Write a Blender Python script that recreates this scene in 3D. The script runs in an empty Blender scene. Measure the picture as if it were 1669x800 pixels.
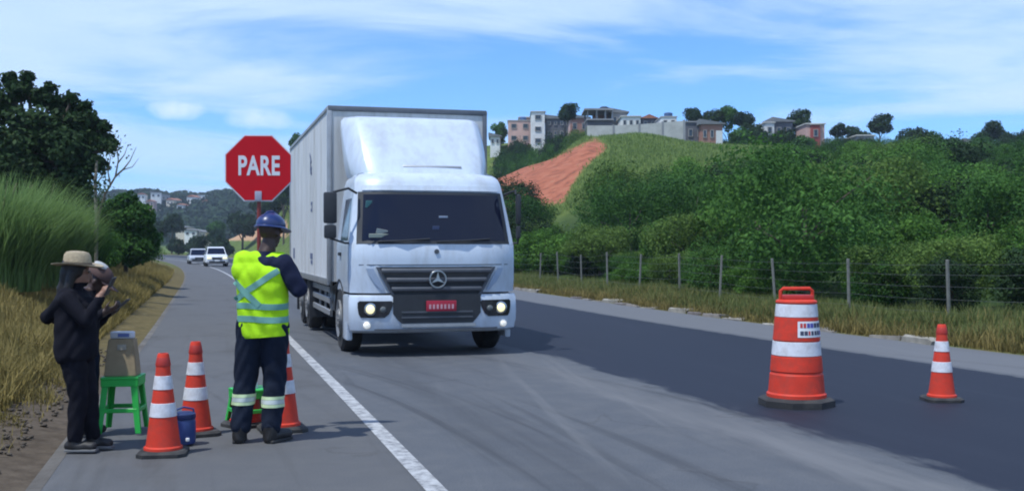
import bpy, bmesh, math, random
import numpy as np
from mathutils import Vector, Matrix, Euler
from mathutils.bvhtree import BVHTree

random.seed(7)
RNG = np.random.default_rng(7)
scn = bpy.context.scene
COL = scn.collection
R = math.radians

# ------------------------------------------------------------------ camera
CAM_H = 1.5
F_PX = 1800.0                      # focal length in photo pixels (1669 wide)
YAW = math.atan((834.5 - 340) / F_PX)   # road runs along +Y, camera turned right of it
HOR = 402.0
cd = bpy.data.cameras.new('camera')
cd.sensor_width = 36.0
cd.lens = 36.0 * F_PX / 1669.0
cd.shift_y = 2.0 / 1669.0
cd.clip_start = 0.1
cd.clip_end = 6000
cam = bpy.data.objects.new('camera', cd)
cam.location = (0, 0, CAM_H)
cam.rotation_euler = (R(90), 0, -YAW)
COL.objects.link(cam)
scn.camera = cam

# ------------------------------------------------------------------ light
SUN_EL = R(65)
sxy = Vector((-0.90, -0.44)).normalized()      # horizontal direction towards the sun
SUN_AZ = math.atan2(sxy.x, sxy.y)
sd = bpy.data.lights.new('sun', 'SUN')
sd.energy = 4.2
sd.angle = R(1.2)
sd.color = (1.0, 0.965, 0.90)
sun = bpy.data.objects.new('sun', sd)
sdir = Vector((sxy.x * math.cos(SUN_EL), sxy.y * math.cos(SUN_EL), math.sin(SUN_EL)))
sun.rotation_euler = sdir.to_track_quat('Z', 'Y').to_euler()
sun.location = (-30, -20, 60)
COL.objects.link(sun)

world = bpy.data.worlds.new('World')
scn.world = world
world.use_nodes = True
SKY_STRENGTH = 0.125
def build_world():
    nt = world.node_tree
    nt.nodes.clear()
    N = nt.nodes.new
    L = nt.links.new
    out = N('ShaderNodeOutputWorld')
    bg = N('ShaderNodeBackground')
    bg.inputs['Strength'].default_value = SKY_STRENGTH
    sky = N('ShaderNodeTexSky')
    sky.sky_type = 'NISHITA'
    sky.sun_disc = False
    sky.sun_elevation = SUN_EL
    sky.sun_rotation = SUN_AZ
    sky.altitude = 300
    sky.air_density = 1.0
    sky.dust_density = 0.15
    sky.ozone_density = 3.0
    tc = N('ShaderNodeTexCoord')
    sep = N('ShaderNodeSeparateXYZ')
    L(tc.outputs['Generated'], sep.inputs[0])
    def M(op, a, b=None, c=None, clamp=False):
        n = N('ShaderNodeMath'); n.operation = op; n.use_clamp = clamp
        for i, v in enumerate((a, b, c)):
            if v is None: continue
            if hasattr(v, 'type'): L(v, n.inputs[i])
            else: n.inputs[i].default_value = v
        return n.outputs[0]
    zz = M('ADD', M('MAXIMUM', sep.outputs['Z'], 0.0), 0.10)
    px = M('DIVIDE', sep.outputs['X'], zz)
    py = M('DIVIDE', sep.outputs['Y'], zz)
    cmb = N('ShaderNodeCombineXYZ')
    L(px, cmb.inputs[0]); L(py, cmb.inputs[1])
    # thin high cloud: stretched streaks on a flat layer
    mp = N('ShaderNodeMapping')
    mp.inputs['Rotation'].default_value = (0, 0, R(-22))
    mp.inputs['Scale'].default_value = (0.30, 0.42, 1)
    mp.inputs['Location'].default_value = (3.1, 1.7, 0)
    L(cmb.outputs[0], mp.inputs[0])
    n1 = N('ShaderNodeTexNoise')
    n1.inputs['Scale'].default_value = 2.1
    n1.inputs['Detail'].default_value = 7
    n1.inputs['Roughness'].default_value = 0.56
    n1.inputs['Distortion'].default_value = 0.5
    L(mp.outputs[0], n1.inputs['Vector'])
    r1 = N('ShaderNodeMapRange')
    r1.interpolation_type = 'SMOOTHSTEP'
    r1.inputs['From Min'].default_value = 0.38
    r1.inputs['From Max'].default_value = 0.60
    L(n1.outputs['Fac'], r1.inputs['Value'])
    n2 = N('ShaderNodeTexNoise')
    n2.inputs['Scale'].default_value = 6.0
    n2.inputs['Detail'].default_value = 6
    L(mp.outputs[0], n2.inputs['Vector'])
    soft = M('MULTIPLY_ADD', n2.outputs['Fac'], 0.5, 0.55)
    fac = M('MULTIPLY', M('MULTIPLY', r1.outputs[0], soft), 0.95, clamp=True)
    # two small low puffs
    def puff(dirv, w, h):
        az0 = math.atan2(dirv[0], dirv[1]); el0 = dirv[2]
        az = M('ARCTAN2', sep.outputs['X'], sep.outputs['Y'])
        n3 = N('ShaderNodeTexNoise')
        n3.inputs['Scale'].default_value = 60
        n3.inputs['Detail'].default_value = 4
        L(tc.outputs['Generated'], n3.inputs['Vector'])
        a = M('DIVIDE', M('SUBTRACT', az, az0), w)
        b = M('DIVIDE', M('SUBTRACT', sep.outputs['Z'], el0), h)
        d2 = M('ADD', M('MULTIPLY', a, a), M('MULTIPLY', b, b))
        v = M('SUBTRACT', M('SUBTRACT', 1.25, M('MULTIPLY', n3.outputs['Fac'], 1.0)), d2)
        return M('MULTIPLY', v, 0.75, clamp=True)
    def pdir(px_, py_):
        a = (px_ - 834.5) / F_PX
        v = Vector((math.sin(YAW) + a * math.cos(YAW), math.cos(YAW) - a * math.sin(YAW), (HOR - py_) / F_PX)).normalized()
        return v
    p1 = puff(pdir(287, 180), 0.030, 0.011)
    p2 = puff(pdir(425, 195), 0.038, 0.012)
    pf = M('MAXIMUM', M('MULTIPLY', p1, 1.4, clamp=True), M('MULTIPLY', p2, 0.9))
    lowsky = N('ShaderNodeMapRange'); lowsky.interpolation_type = 'SMOOTHSTEP'
    lowsky.inputs['From Min'].default_value = 0.03; lowsky.inputs['From Max'].default_value = 0.14; lowsky.inputs['To Min'].default_value = 0.55
    L(sep.outputs['Z'], lowsky.inputs['Value'])
    fac = M('MULTIPLY', fac, lowsky.outputs[0])
    tint = N('ShaderNodeMix'); tint.data_type = 'RGBA'; tint.blend_type = 'MULTIPLY'
    tint.inputs[0].default_value = 1.0
    L(sky.outputs[0], tint.inputs[6])
    tint.inputs[7].default_value = (0.72, 1.06, 1.62, 1)
    mix = N('ShaderNodeMix'); mix.data_type = 'RGBA'
    L(fac, mix.inputs[0])
    L(tint.outputs[2], mix.inputs[6])
    mix.inputs[7].default_value = (6.3, 7.5, 9.4, 1)
    mix2 = N('ShaderNodeMix'); mix2.data_type = 'RGBA'
    L(pf, mix2.inputs[0]); L(mix.outputs[2], mix2.inputs[6]); mix2.inputs[7].default_value = (7.6, 8.4, 9.8, 1)
    L(mix2.outputs[2], bg.inputs['Color'])
    L(bg.outputs[0], out.inputs['Surface'])
build_world()

vs = scn.view_settings
vs.view_transform = 'Standard'
vs.look = 'None'
vs.exposure = 0.0
vs.gamma = 1.0
vs.use_curve_mapping = False
vs.use_white_balance = True            # the photo was balanced cool
vs.white_balance_temperature = 6200
vs.white_balance_tint = 6
scn.render.engine = 'CYCLES'
scn.cycles.max_bounces = 6
scn.cycles.transparent_max_bounces = 8
scn.cycles.use_denoising = True
scn.cycles.filter_width = 2.0

# ------------------------------------------------------------------ helpers
def smooth(a, b, x):
    t = np.clip((np.asarray(x, float) - a) / (b - a), 0, 1)
    return t * t * (3 - 2 * t)

FWD = (math.sin(YAW), math.cos(YAW))
RGT = (math.cos(YAW), -math.sin(YAW))
def at(px, py, d):
    """real-world point seen at photo pixel (px,py) at depth d metres"""
    l = (px - 834.5) / F_PX * d
    return Vector((FWD[0] * d + RGT[0] * l, FWD[1] * d + RGT[1] * l, CAM_H + (HOR - py) / F_PX * d))
def to_px(x, y):
    d = x * FWD[0] + y * FWD[1]
    l = x * RGT[0] + y * RGT[1]
    return d, l

def tag(o, label=None, cat=None, group=None, kind=None):
    if label: o['label'] = label
    if cat: o['category'] = cat
    if group: o['group'] = group
    if kind: o['kind'] = kind
    return o
def empty(name, loc=(0, 0, 0), rz=0.0, scale=None):
    o = bpy.data.objects.new(name, None)
    COL.objects.link(o)
    o.location = loc
    o.rotation_euler = (0, 0, rz)
    if scale: o.scale = scale if hasattr(scale, '__len__') else (scale,) * 3
    return o
def link(name, me, parent=None, loc=None, rot=None):
    o = bpy.data.objects.new(name, me)
    COL.objects.link(o)
    if parent: o.parent = parent
    if loc is not None: o.location = loc
    if rot is not None: o.rotation_euler = rot
    return o
def copy_tree(o, parent=None):
    c = o.copy()
    COL.objects.link(c)
    c.parent = parent
    for ch in o.children:
        copy_tree(ch, c)
    return c

def fast_mesh(name, verts, faces, mats=None, tint=None, smooth_shade=False, attrs=None):
    """verts (N,3), faces (M,k) numpy"""
    me = bpy.data.meshes.new(name)
    verts = np.asarray(verts, np.float32); faces = np.asarray(faces, np.int32)
    k = faces.shape[1]; m = faces.shape[0]
    me.vertices.add(len(verts)); me.vertices.foreach_set('co', verts.ravel())
    me.loops.add(m * k); me.loops.foreach_set('vertex_index', faces.ravel())
    me.polygons.add(m)
    me.polygons.foreach_set('loop_start', np.arange(0, m * k, k, dtype=np.int32))
    if smooth_shade:
        me.polygons.foreach_set('use_smooth', np.ones(m, bool))
    if tint is not None:
        a = me.attributes.new('tint', 'FLOAT', 'FACE')
        a.data.foreach_set('value', np.asarray(tint, np.float32))
    if attrs:
        for nm, v in attrs.items():
            a = me.attributes.new(nm, 'FLOAT', 'POINT')
            a.data.foreach_set('value', np.asarray(v, np.float32))
    me.update(calc_edges=True)
    me.validate()
    for mt in (mats or []): me.materials.append(mt)
    return me

class MB:
    """collects shapes into one mesh"""
    def __init__(s):
        s.bm = bmesh.new()
    def box(s, c, d, bev=0.0, rot=None, seg=2):
        r = bmesh.ops.create_cube(s.bm, size=1.0)
        vv = r['verts']
        m = Matrix.Translation(c) @ (rot.to_matrix().to_4x4() if rot else Matrix()) @ Matrix.Diagonal((d[0], d[1], d[2], 1))
        bmesh.ops.transform(s.bm, matrix=m, verts=vv)
        if bev > 0:
            ed = list({e for v in vv for e in v.link_edges})
            bmesh.ops.bevel(s.bm, geom=ed, offset=bev, segments=seg, affect='EDGES', profile=0.6)
        return s
    def lathe(s, prof, n=32, c=(0, 0, 0), axis='Z', cap=True):
        rings = []
        for (r, z) in prof:
            ring = []
            for i in range(n):
                a = 2 * math.pi * i / n
                p = (r * math.cos(a), r * math.sin(a), z)
                if axis == 'X': p = (p[2], p[0], p[1])
                elif axis == 'Y': p = (p[0], p[2], -p[1])
                ring.append(s.bm.verts.new((p[0] + c[0], p[1] + c[1], p[2] + c[2])))
            rings.append(ring)
        for a, b in zip(rings, rings[1:]):
            for i in range(n):
                s.bm.faces.new((a[i], a[(i + 1) % n], b[(i + 1) % n], b[i]))
        if cap:
            s.bm.faces.new(list(reversed(rings[0])))
            s.bm.faces.new(rings[-1])
        return s
    def tube(s, pts, r, n=8):
        pts = [Vector(p) for p in pts]
        rr = r if hasattr(r, '__len__') else [r] * len(pts)
        rings = []
        up = Vector((0.13, 0.31, 0.94))
        for i, p in enumerate(pts):
            t = (pts[min(i + 1, len(pts) - 1)] - pts[max(i - 1, 0)]).normalized()
            a = t.cross(up)
            if a.length < 1e-3: a = t.cross(Vector((1, 0, 0)))
            a.normalize(); b = t.cross(a)
            rings.append([s.bm.verts.new(p + (a * math.cos(2 * math.pi * j / n) + b * math.sin(2 * math.pi * j / n)) * rr[i]) for j in range(n)])
        for a, b in zip(rings, rings[1:]):
            for j in range(n):
                s.bm.faces.new((a[j], a[(j + 1) % n], b[(j + 1) % n], b[j]))
        s.bm.faces.new(list(reversed(rings[0]))); s.bm.faces.new(rings[-1])
        return s
    def grid(s, P, thick=0.0):
        """P: rows of rows of points -> sheet, optional thickness along the normal"""
        vs_ = [[s.bm.verts.new(p) for p in row] for row in P]
        fs = []
        for a, b in zip(vs_, vs_[1:]):
            for i in range(len(a) - 1):
                fs.append(s.bm.faces.new((a[i], a[i + 1], b[i + 1], b[i])))
        if thick:
            bmesh.ops.recalc_face_normals(s.bm, faces=fs)
            bmesh.ops.solidify(s.bm, geom=fs, thickness=thick)
        return s
    def prism(s, poly, y0, y1):
        """poly in (x,z), extruded along y"""
        a = [s.bm.verts.new((p[0], y0, p[1])) for p in poly]
        b = [s.bm.verts.new((p[0], y1, p[1])) for p in poly]
        n = len(poly)
        s.bm.faces.new(a); s.bm.faces.new(list(reversed(b)))
        for i in range(n):
            s.bm.faces.new((a[i], b[i], b[(i + 1) % n], a[(i + 1) % n]))
        return s
    def loft(s, rings, cap0=True, cap1=True):
        rs = [[s.bm.verts.new(p) for p in r] for r in rings]
        n = len(rs[0])
        for a, b in zip(rs, rs[1:]):
            for i in range(n):
                s.bm.faces.new((a[i], a[(i + 1) % n], b[(i + 1) % n], b[i]))
        if cap0: s.bm.faces.new(list(reversed(rs[0])))
        if cap1: s.bm.faces.new(rs[-1])
        return s
    def mesh(s, name, m, shade=True, angle=35):
        bmesh.ops.recalc_face_normals(s.bm, faces=s.bm.faces[:])
        ca = math.radians(angle)
        for e in s.bm.edges:
            if len(e.link_faces) == 2 and e.calc_face_angle(0) > ca: e.smooth = False
        for f in s.bm.faces: f.smooth = shade
        me = bpy.data.meshes.new(name)
        s.bm.to_mesh(me); s.bm.free()
        for mm in (m if isinstance(m, (list, tuple)) else [m]): me.materials.append(mm)
        return me
    def build(s, name, m, parent=None, loc=None, rot=None, shade=True, angle=35):
        return link(name, s.mesh(name, m, shade, angle), parent, loc, rot)

# ------------------------------------------------------------------ materials
def new_mat(name):
    m = bpy.data.materials.new(name)
    m.use_nodes = True
    nt = m.node_tree
    b = nt.nodes['Principled BSDF']
    return m, nt, b
def mat(name, col, rough=0.6, metal=0.0, var=0.12, scale=6.0, bump=0.0, bscale=40.0, dirt=None, coat=0.0, spec=0.5, streak=None):
    """plain surface with noise-driven variation, optional dirt tint and fine relief"""
    m, nt, b = new_mat(name)
    N = nt.nodes.new; L = nt.links.new
    tc = N('ShaderNodeTexCoord')
    nz = N('ShaderNodeTexNoise'); nz.inputs['Scale'].default_value = scale; nz.inputs['Detail'].default_value = 6
    nz.inputs['Roughness'].default_value = 0.6
    L(tc.outputs['Object'], nz.inputs['Vector'])
    rp = N('ShaderNodeValToRGB')
    c0 = [max(0, c * (1 - var)) for c in col]; c1 = [min(1, c * (1 + var)) for c in col]
    rp.color_ramp.elements[0].position = 0.3; rp.color_ramp.elements[1].position = 0.7
    rp.color_ramp.elements[0].color = (*c0, 1); rp.color_ramp.elements[1].color = (*c1, 1)
    L(nz.outputs['Fac'], rp.inputs[0])
    src = rp.outputs[0]
    if dirt:
        dcol, amt, dsc = dirt
        n2 = N('ShaderNodeTexNoise'); n2.inputs['Scale'].default_value = dsc; n2.inputs['Detail'].default_value = 8
        n2.inputs['Roughness'].default_value = 0.7
        if streak:
            mp = N('ShaderNodeMapping'); mp.inputs['Scale'].default_value = streak
            L(tc.outputs['Object'], mp.inputs[0]); L(mp.outputs[0], n2.inputs['Vector'])
        else: L(tc.outputs['Object'], n2.inputs['Vector'])
        mr = N('ShaderNodeMapRange'); mr.inputs['From Min'].default_value = 0.45; mr.inputs['From Max'].default_value = 0.75
        mr.inputs['To Max'].default_value = amt
        L(n2.outputs['Fac'], mr.inputs['Value'])
        mx = N('ShaderNodeMix'); mx.data_type = 'RGBA'
        L(mr.outputs[0], mx.inputs[0]); L(src, mx.inputs[6]); mx.inputs[7].default_value = (*dcol, 1)
        src = mx.outputs[2]
    L(src, b.inputs['Base Color'])
    b.inputs['Roughness'].default_value = rough
    b.inputs['Metallic'].default_value = metal
    b.inputs['Coat Weight'].default_value = coat
    b.inputs['Specular IOR Level'].default_value = spec
    if bump > 0:
        n3 = N('ShaderNodeTexNoise'); n3.inputs['Scale'].default_value = bscale; n3.inputs['Detail'].default_value = 5
        L(tc.outputs['Object'], n3.inputs['Vector'])
        bp = N('ShaderNodeBump'); bp.inputs['Strength'].default_value = bump; bp.inputs['Distance'].default_value = 0.02
        L(n3.outputs['Fac'], bp.inputs['Height']); L(bp.outputs[0], b.inputs['Normal'])
    return m
def leaf_mat(name, dark, light, trans=0.25, rough=0.6):
    m, nt, b = new_mat(name)
    N = nt.nodes.new; L = nt.links.new
    at_ = N('ShaderNodeAttribute'); at_.attribute_name = 'tint'
    oi = N('ShaderNodeObjectInfo')
    ad = N('ShaderNodeMath'); ad.operation = 'MULTIPLY_ADD'; ad.use_clamp = True
    L(oi.outputs['Random'], ad.inputs[0]); ad.inputs[1].default_value = 0.38
    sb = N('ShaderNodeMath'); sb.operation = 'SUBTRACT'; L(at_.outputs['Fac'], sb.inputs[0]); sb.inputs[1].default_value = 0.17
    L(sb.outputs[0], ad.inputs[2])
    mx = N('ShaderNodeMix'); mx.data_type = 'RGBA'
    L(ad.outputs[0], mx.inputs[0])
    mx.inputs[6].default_value = (*dark, 1); mx.inputs[7].default_value = (*light, 1)
    L(mx.outputs[2], b.inputs['Base Color'])
    b.inputs['Roughness'].default_value = rough
    b.inputs['Specular IOR Level'].default_value = 0.08
    tr = N('ShaderNodeBsdfTranslucent')
    L(mx.outputs[2], tr.inputs['Color'])
    ms = N('ShaderNodeMixShader'); ms.inputs[0].default_value = trans
    out = nt.nodes['Material Output']
    L(b.outputs[0], ms.inputs[1]); L(tr.outputs[0], ms.inputs[2]); L(ms.outputs[0], out.inputs['Surface'])
    return m
def emit_mat(name, col, strength):
    m, nt, b = new_mat(name)
    b.inputs['Base Color'].default_value = (*col, 1)
    b.inputs['Emission Color'].default_value = (*col, 1)
    b.inputs['Emission Strength'].default_value = strength
    return m
def glass_mat(name, col, rough=0.05, spec=0.6):
    m, nt, b = new_mat(name)
    b.inputs['Base Color'].default_value = (*col, 1)
    b.inputs['Roughness'].default_value = rough
    b.inputs['Specular IOR Level'].default_value = spec
    b.inputs['Coat Weight'].default_value = 0.3 if spec > .5 else 0.0
    return m

LEAF_A = leaf_mat('leaf_bright_green', (0.030, 0.082, 0.013), (0.135, 0.265, 0.046), 0.35)
LEAF_Y = leaf_mat('leaf_olive_green', (0.042, 0.082, 0.017), (0.165, 0.255, 0.056), 0.35)
LEAF_B = leaf_mat('leaf_mid_green', (0.018, 0.056, 0.012), (0.092, 0.20, 0.040), 0.33)
LEAF_C = leaf_mat('leaf_dark_green', (0.009, 0.022, 0.010), (0.040, 0.074, 0.024), 0.15)
LEAF_G = leaf_mat('tall_grass_green', (0.10, 0.17, 0.05), (0.20, 0.30, 0.10), 0.45)
VERGE = leaf_mat('verge_grass_olive', (0.060, 0.090, 0.026), (0.20, 0.22, 0.075), 0.3)
DRY = leaf_mat('dry_grass', (0.10, 0.088, 0.028), (0.34, 0.265, 0.095), 0.25)
BARK = mat('bark', (0.085, 0.065, 0.05), 0.9, var=0.35, scale=14, bump=0.4)
PALEBARK = mat('pale_bark', (0.20, 0.17, 0.13), 0.9, var=0.3, scale=14, bump=0.3)

# ------------------------------------------------------------------ terrain
def c_off(y):
    y = np.asarray(y, float)
    q = np.clip(y - 45, 0, 215)
    return -(q ** 2) / 1800 - np.clip(y - 260, 0, None) * (215 / 900)
def road_z(y):
    return -0.13 * smooth(5, 25, y)

PXT = np.arange(-1200, 5001, 10.0)
_k = (PXT - 834.5) / F_PX
_dd = np.arange(3, 900, 0.5)
D0 = np.full(len(PXT), 420.0)
for i, k in enumerate(_k):
    X = _dd * (FWD[0] + k * RGT[0]); Y = _dd * (FWD[1] + k * RGT[1])
    w = np.where(X - c_off(Y) > 15.0)[0]
    if len(w): D0[i] = min(420.0, _dd[w[0]])
HA = np.array([(-1200, 402, 460), (500, 402, 180), (620, 385, 150), (740, 330, 138), (812, 286, 133), (900, 259, 133), (955, 229, 138), (1040, 229, 140), (1120, 241, 140),
               (1250, 246, 150), (1400, 256, 155), (1560, 264, 160), (1669, 264, 160), (2400, 262, 160), (5001, 262, 160)], float)
HB = np.array([(-1200, 402, 560), (300, 400, 400), (380, 388, 300), (440, 356, 262), (490, 292, 232), (560, 256, 212), (800, 243, 200), (950, 232, 200),
               (1100, 232, 210), (1400, 245, 220), (1669, 250, 230), (5001, 250, 230)], float)
HC = np.array([(-1200, 326, 700), (200, 321, 700), (300, 320, 660), (380, 320, 650), (470, 324, 650), (700, 330, 650), (5001, 340, 700)], float)
def ground_z(x, y):
    x = np.asarray(x, float); y = np.asarray(y, float)
    u = x - c_off(y)
    d, l = to_px(x, y)
    dd = np.maximum(d, 3.0)
    px = np.clip(834.5 + F_PX * l / dd, -1200, 5000)
    d0 = np.interp(px, PXT, D0)
    # left bank
    nz = 0.10 * np.sin(y * 0.9 + x * 1.3) + 0.07 * np.sin(y * 2.1 - x * 0.7) + 0.05 * np.sin(y * 0.37 + 2)
    zl = 0.08 * smooth(-1.0, -1.7, u) + 0.22 * smooth(-1.75, -2.2, u) + 0.55 * smooth(-2.2, -4.5, u) + 0.55 * smooth(-4.0, -9, u) + 0.5 * smooth(-9, -25, u)
    zl = zl + nz * smooth(-1.8, -3.5, u)
    zr = 0.10 * smooth(11.2, 12.5, u) + 0.5 * nz * smooth(11.6, 13, u)
    z = np.where(u < 4, zl, zr) + road_z(y)
    def hill(T, fall):
        yc = np.interp(px, T[:, 0], T[:, 1]); Dc = np.interp(px, T[:, 0], T[:, 2])
        Dc = np.maximum(Dc, d0 + 30)
        zc = (HOR - yc) / F_PX * Dc + 1.4
        zc = np.where(HOR - yc < 1, 0, zc)
        t = np.clip((dd - d0) / (Dc - d0), 0, 1)
        prof = 0.25 * t + 0.75 * (t * t * (3 - 2 * t))
        h = zc * prof
        h = h - np.maximum(dd - Dc, 0) * fall
        return np.where(d > 3, h, 0)
    on = smooth(14.5, 17, u)
    ha = hill(HA, 0.16); hb = hill(HB, 0.0)
    # hill B only stands behind hill A
    wob = 0.6 * np.sin(x * 0.13 + 1) * np.sin(y * 0.11) + 0.25 * np.sin(x * 0.41) * np.sin(y * 0.37 + 1)
    hb2 = hb * smooth(0.55, 0.98, np.where(hb > 0, (dd - d0) / np.maximum(np.interp(px, HB[:, 0], HB[:, 2]) - d0, 30), 0))
    hh = np.maximum(ha, hb2)
    z = z + on * np.maximum(hh, 0) + on * wob * smooth(2, 8, hh)
    # far hills
    yc = np.interp(px, HC[:, 0], HC[:, 1]); Dc = np.interp(px, HC[:, 0], HC[:, 2])
    zc = (HOR - yc) / F_PX * Dc
    far = zc * smooth(0.60, 1.0, dd / Dc) * (1 + 0.04 * np.sin(px * 0.035) + 0.02 * np.sin(px * 0.11))
    far = np.where((d > 3) & (far > 0.3), far, -9.0)
    return np.maximum(z, far)
def gz(x, y): return float(ground_z(x, y))

def build_ground():
    us = np.concatenate([[-3000, -2000, -1400, -1000, -750, -600, -480, -390, -320, -260, -215, -175, -145, -120, -100, -82, -68, -56, -46, -38, -32, -27, -23, -19.5, -16.5, -14, -12, -10.4, -9],
                         np.arange(-8, -2.4, 0.4), np.arange(-2.4, -0.99, 0.1), [0.5, 2.0, 4.0, 6.0, 8.0, 10.0],
                         np.arange(11.2, 16, 0.4), np.arange(16, 40, 1.0), np.arange(40, 130, 1.6), np.arange(130, 260, 5), [270, 300, 340, 400, 480, 600, 750, 1000, 1400, 2000, 3000]])
    ys = np.concatenate([[-60, -30, -15, -8], np.arange(-4, 60, 0.6), np.arange(60, 190, 1.5), np.arange(190, 330, 4), np.arange(330, 760, 10), [800, 900, 1050, 1300, 1700, 2300, 3200]])
    U, Y = np.meshgrid(us, ys)
    X = U + c_off(Y)
    Z = ground_z(X, Y)
    road = (U > -1.05) & (U < 11.15)
    Z = np.where(road, road_z(Y) - 0.03, Z)
    d, l = to_px(X, Y)
    dd = np.maximum(d, 3)
    px = 834.5 + F_PX * l / dd
    py = HOR - (Z - CAM_H) / dd * F_PX
    # bare red earth on the near hill
    poly = [(972, 224), (940, 238), (900, 256), (812, 282), (770, 300), (770, 350), (850, 340), (918, 330), (938, 292), (965, 262), (990, 241)]
    sd_ = poly_sd(px, py, poly)
    dA = np.interp(px, HA[:, 0], HA[:, 2])
    red = np.clip(0.5 - sd_ / 26.0, 0, 1) * (dd < dA + 1.5) * (dd > 75)
    tan = np.clip(0.5 - poly_sd(px, py, [(350, 392), (400, 372), (465, 362), (480, 385), (430, 392)]) / 10.0, 0, 1) * (dd > 180) * (dd < 330)
    dry = np.where(U < 0, 0.85 * smooth(-16, -6, U) * (1 - 0.5 * smooth(40, 120, Y)), 0.55 * smooth(15.5, 12.5, U))
    dirt = smooth(-2.7, -2.0, U) * (U < -0.9) * (0.25 + 0.75 * smooth(17, 10, Y))
    farw = smooth(300, 520, dd)
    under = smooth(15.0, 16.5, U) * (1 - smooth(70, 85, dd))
    V = np.stack([X, Y, Z], -1).reshape(-1, 3)
    ny, nx = U.shape
    idx = np.arange(ny * nx).reshape(ny, nx)
    F = np.stack([idx[:-1, :-1], idx[:-1, 1:], idx[1:, 1:], idx[1:, :-1]], -1).reshape(-1, 4)
    m, nt, b = new_mat('ground_grass_and_earth')
    N = nt.nodes.new; L = nt.links.new
    tc = N('ShaderNodeTexCoord')
    def noise(s, det=6, ro=0.6):
        n = N('ShaderNodeTexNoise'); n.inputs['Scale'].default_value = s; n.inputs['Detail'].default_value = det; n.inputs['Roughness'].default_value = ro
        L(tc.outputs['Object'], n.inputs['Vector']); return n.outputs['Fac']
    def ramp(src, stops):
        r = N('ShaderNodeValToRGB'); e = r.color_ramp.elements
        while len(e) < len(stops): e.new(0.5)
        for el, (p, c) in zip(e, stops): el.position = p; el.color = (*c, 1)
        L(src, r.inputs[0]); return r.outputs[0]
    def attr(n):
        a = N('ShaderNodeAttribute'); a.attribute_name = n; return a.outputs['Fac']
    def mixc(f, a, c):
        n = N('ShaderNodeMix'); n.data_type = 'RGBA'
        L(f, n.inputs[0]); L(a, n.inputs[6])
        if isinstance(c, tuple): n.inputs[7].default_value = (*c, 1)
        else: L(c, n.inputs[7])
        return n.outputs[2]
    def mask(a, ns, w=0.3):
        ad = N('ShaderNodeMath'); ad.operation = 'ADD'; L(a, ad.inputs[0])
        sb = N('ShaderNodeMath'); sb.operation = 'MULTIPLY_ADD'; L(ns, sb.inputs[0]); sb.inputs[1].default_value = 0.7; sb.inputs[2].default_value = -0.35
        L(sb.outputs[0], ad.inputs[1])
        mr = N('ShaderNodeMapRange'); mr.interpolation_type = 'SMOOTHSTEP'
        mr.inputs['From Min'].default_value = 0.5 - w / 2; mr.inputs['From Max'].default_value = 0.5 + w / 2
        L(ad.outputs[0], mr.inputs['Value']); return mr.outputs[0]
    nA = noise(0.12); nB = noise(0.9); nC = noise(6.0)
    green = ramp(nB, [(0.3, (0.055, 0.085, 0.020)), (0.55, (0.105, 0.145, 0.035)), (0.75, (0.15, 0.17, 0.05))])
    dryc = ramp(nC, [(0.3, (0.075, 0.062, 0.026)), (0.6, (0.14, 0.11, 0.050)), (0.8, (0.19, 0.155, 0.08))])
    earth = ramp(nC, [(0.3, (0.060, 0.046, 0.033)), (0.7, (0.12, 0.095, 0.07))])
    redc = ramp(nB, [(0.3, (0.15, 0.062, 0.040)), (0.48, (0.31, 0.105, 0.060)), (0.6, (0.36, 0.135, 0.080)), (0.75, (0.22, 0.155, 0.09))])
    farc = ramp(noise(0.035, 8, 0.7), [(0.35, (0.020, 0.042, 0.022)), (0.6, (0.040, 0.072, 0.034)), (0.75, (0.07, 0.09, 0.05))])
    c = mixc(mask(attr('dry'), nB, 0.5), green, dryc)
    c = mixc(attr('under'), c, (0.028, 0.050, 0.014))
    c = mixc(mask(attr('far'), nA, 0.6), c, farc)
    c = mixc(mask(attr('dirt'), nC, 0.4), c, earth)
    c = mixc(mask(attr('red'), noise(0.35, 8, 0.75), 0.25), c, redc)
    c = mixc(mask(attr('tan'), nB, 0.3), c, (0.42, 0.26, 0.15))
    L(c, b.inputs['Base Color']); b.inputs['Roughness'].default_value = 0.95
    b.inputs['Specular IOR Level'].default_value = 0.1
    bp = N('ShaderNodeBump'); bp.inputs['Strength'].default_value = 0.5; bp.inputs['Distance'].default_value = 0.25
    L(nB, bp.inputs['Height']); L(bp.outputs[0], b.inputs['Normal'])
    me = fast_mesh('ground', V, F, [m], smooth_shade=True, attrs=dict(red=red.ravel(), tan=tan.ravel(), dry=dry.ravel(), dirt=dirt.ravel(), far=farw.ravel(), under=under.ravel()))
    o = link('ground', me)
    tag(o, kind='structure')

def poly_sd(px, py, poly):
    """signed distance (negative inside) of points to a polygon"""
    d = np.full(np.shape(px), 1e9); ins = np.zeros(np.shape(px), bool)
    n = len(poly)
    for i in range(n):
        x0, y0 = poly[i]; x1, y1 = poly[(i + 1) % n]
        ex, ey = x1 - x0, y1 - y0
        t = np.clip(((px - x0) * ex + (py - y0) * ey) / (ex * ex + ey * ey), 0, 1)
        d = np.minimum(d, np.hypot(px - x0 - t * ex, py - y0 - t * ey))
        cnd = ((y0 > py) != (y1 > py)) & (px < (x1 - x0) * (py - y0) / ((y1 - y0) if y1 != y0 else 1e-9) + x0)
        ins ^= cnd
    return np.where(ins, -d, d)
build_ground()

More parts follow.
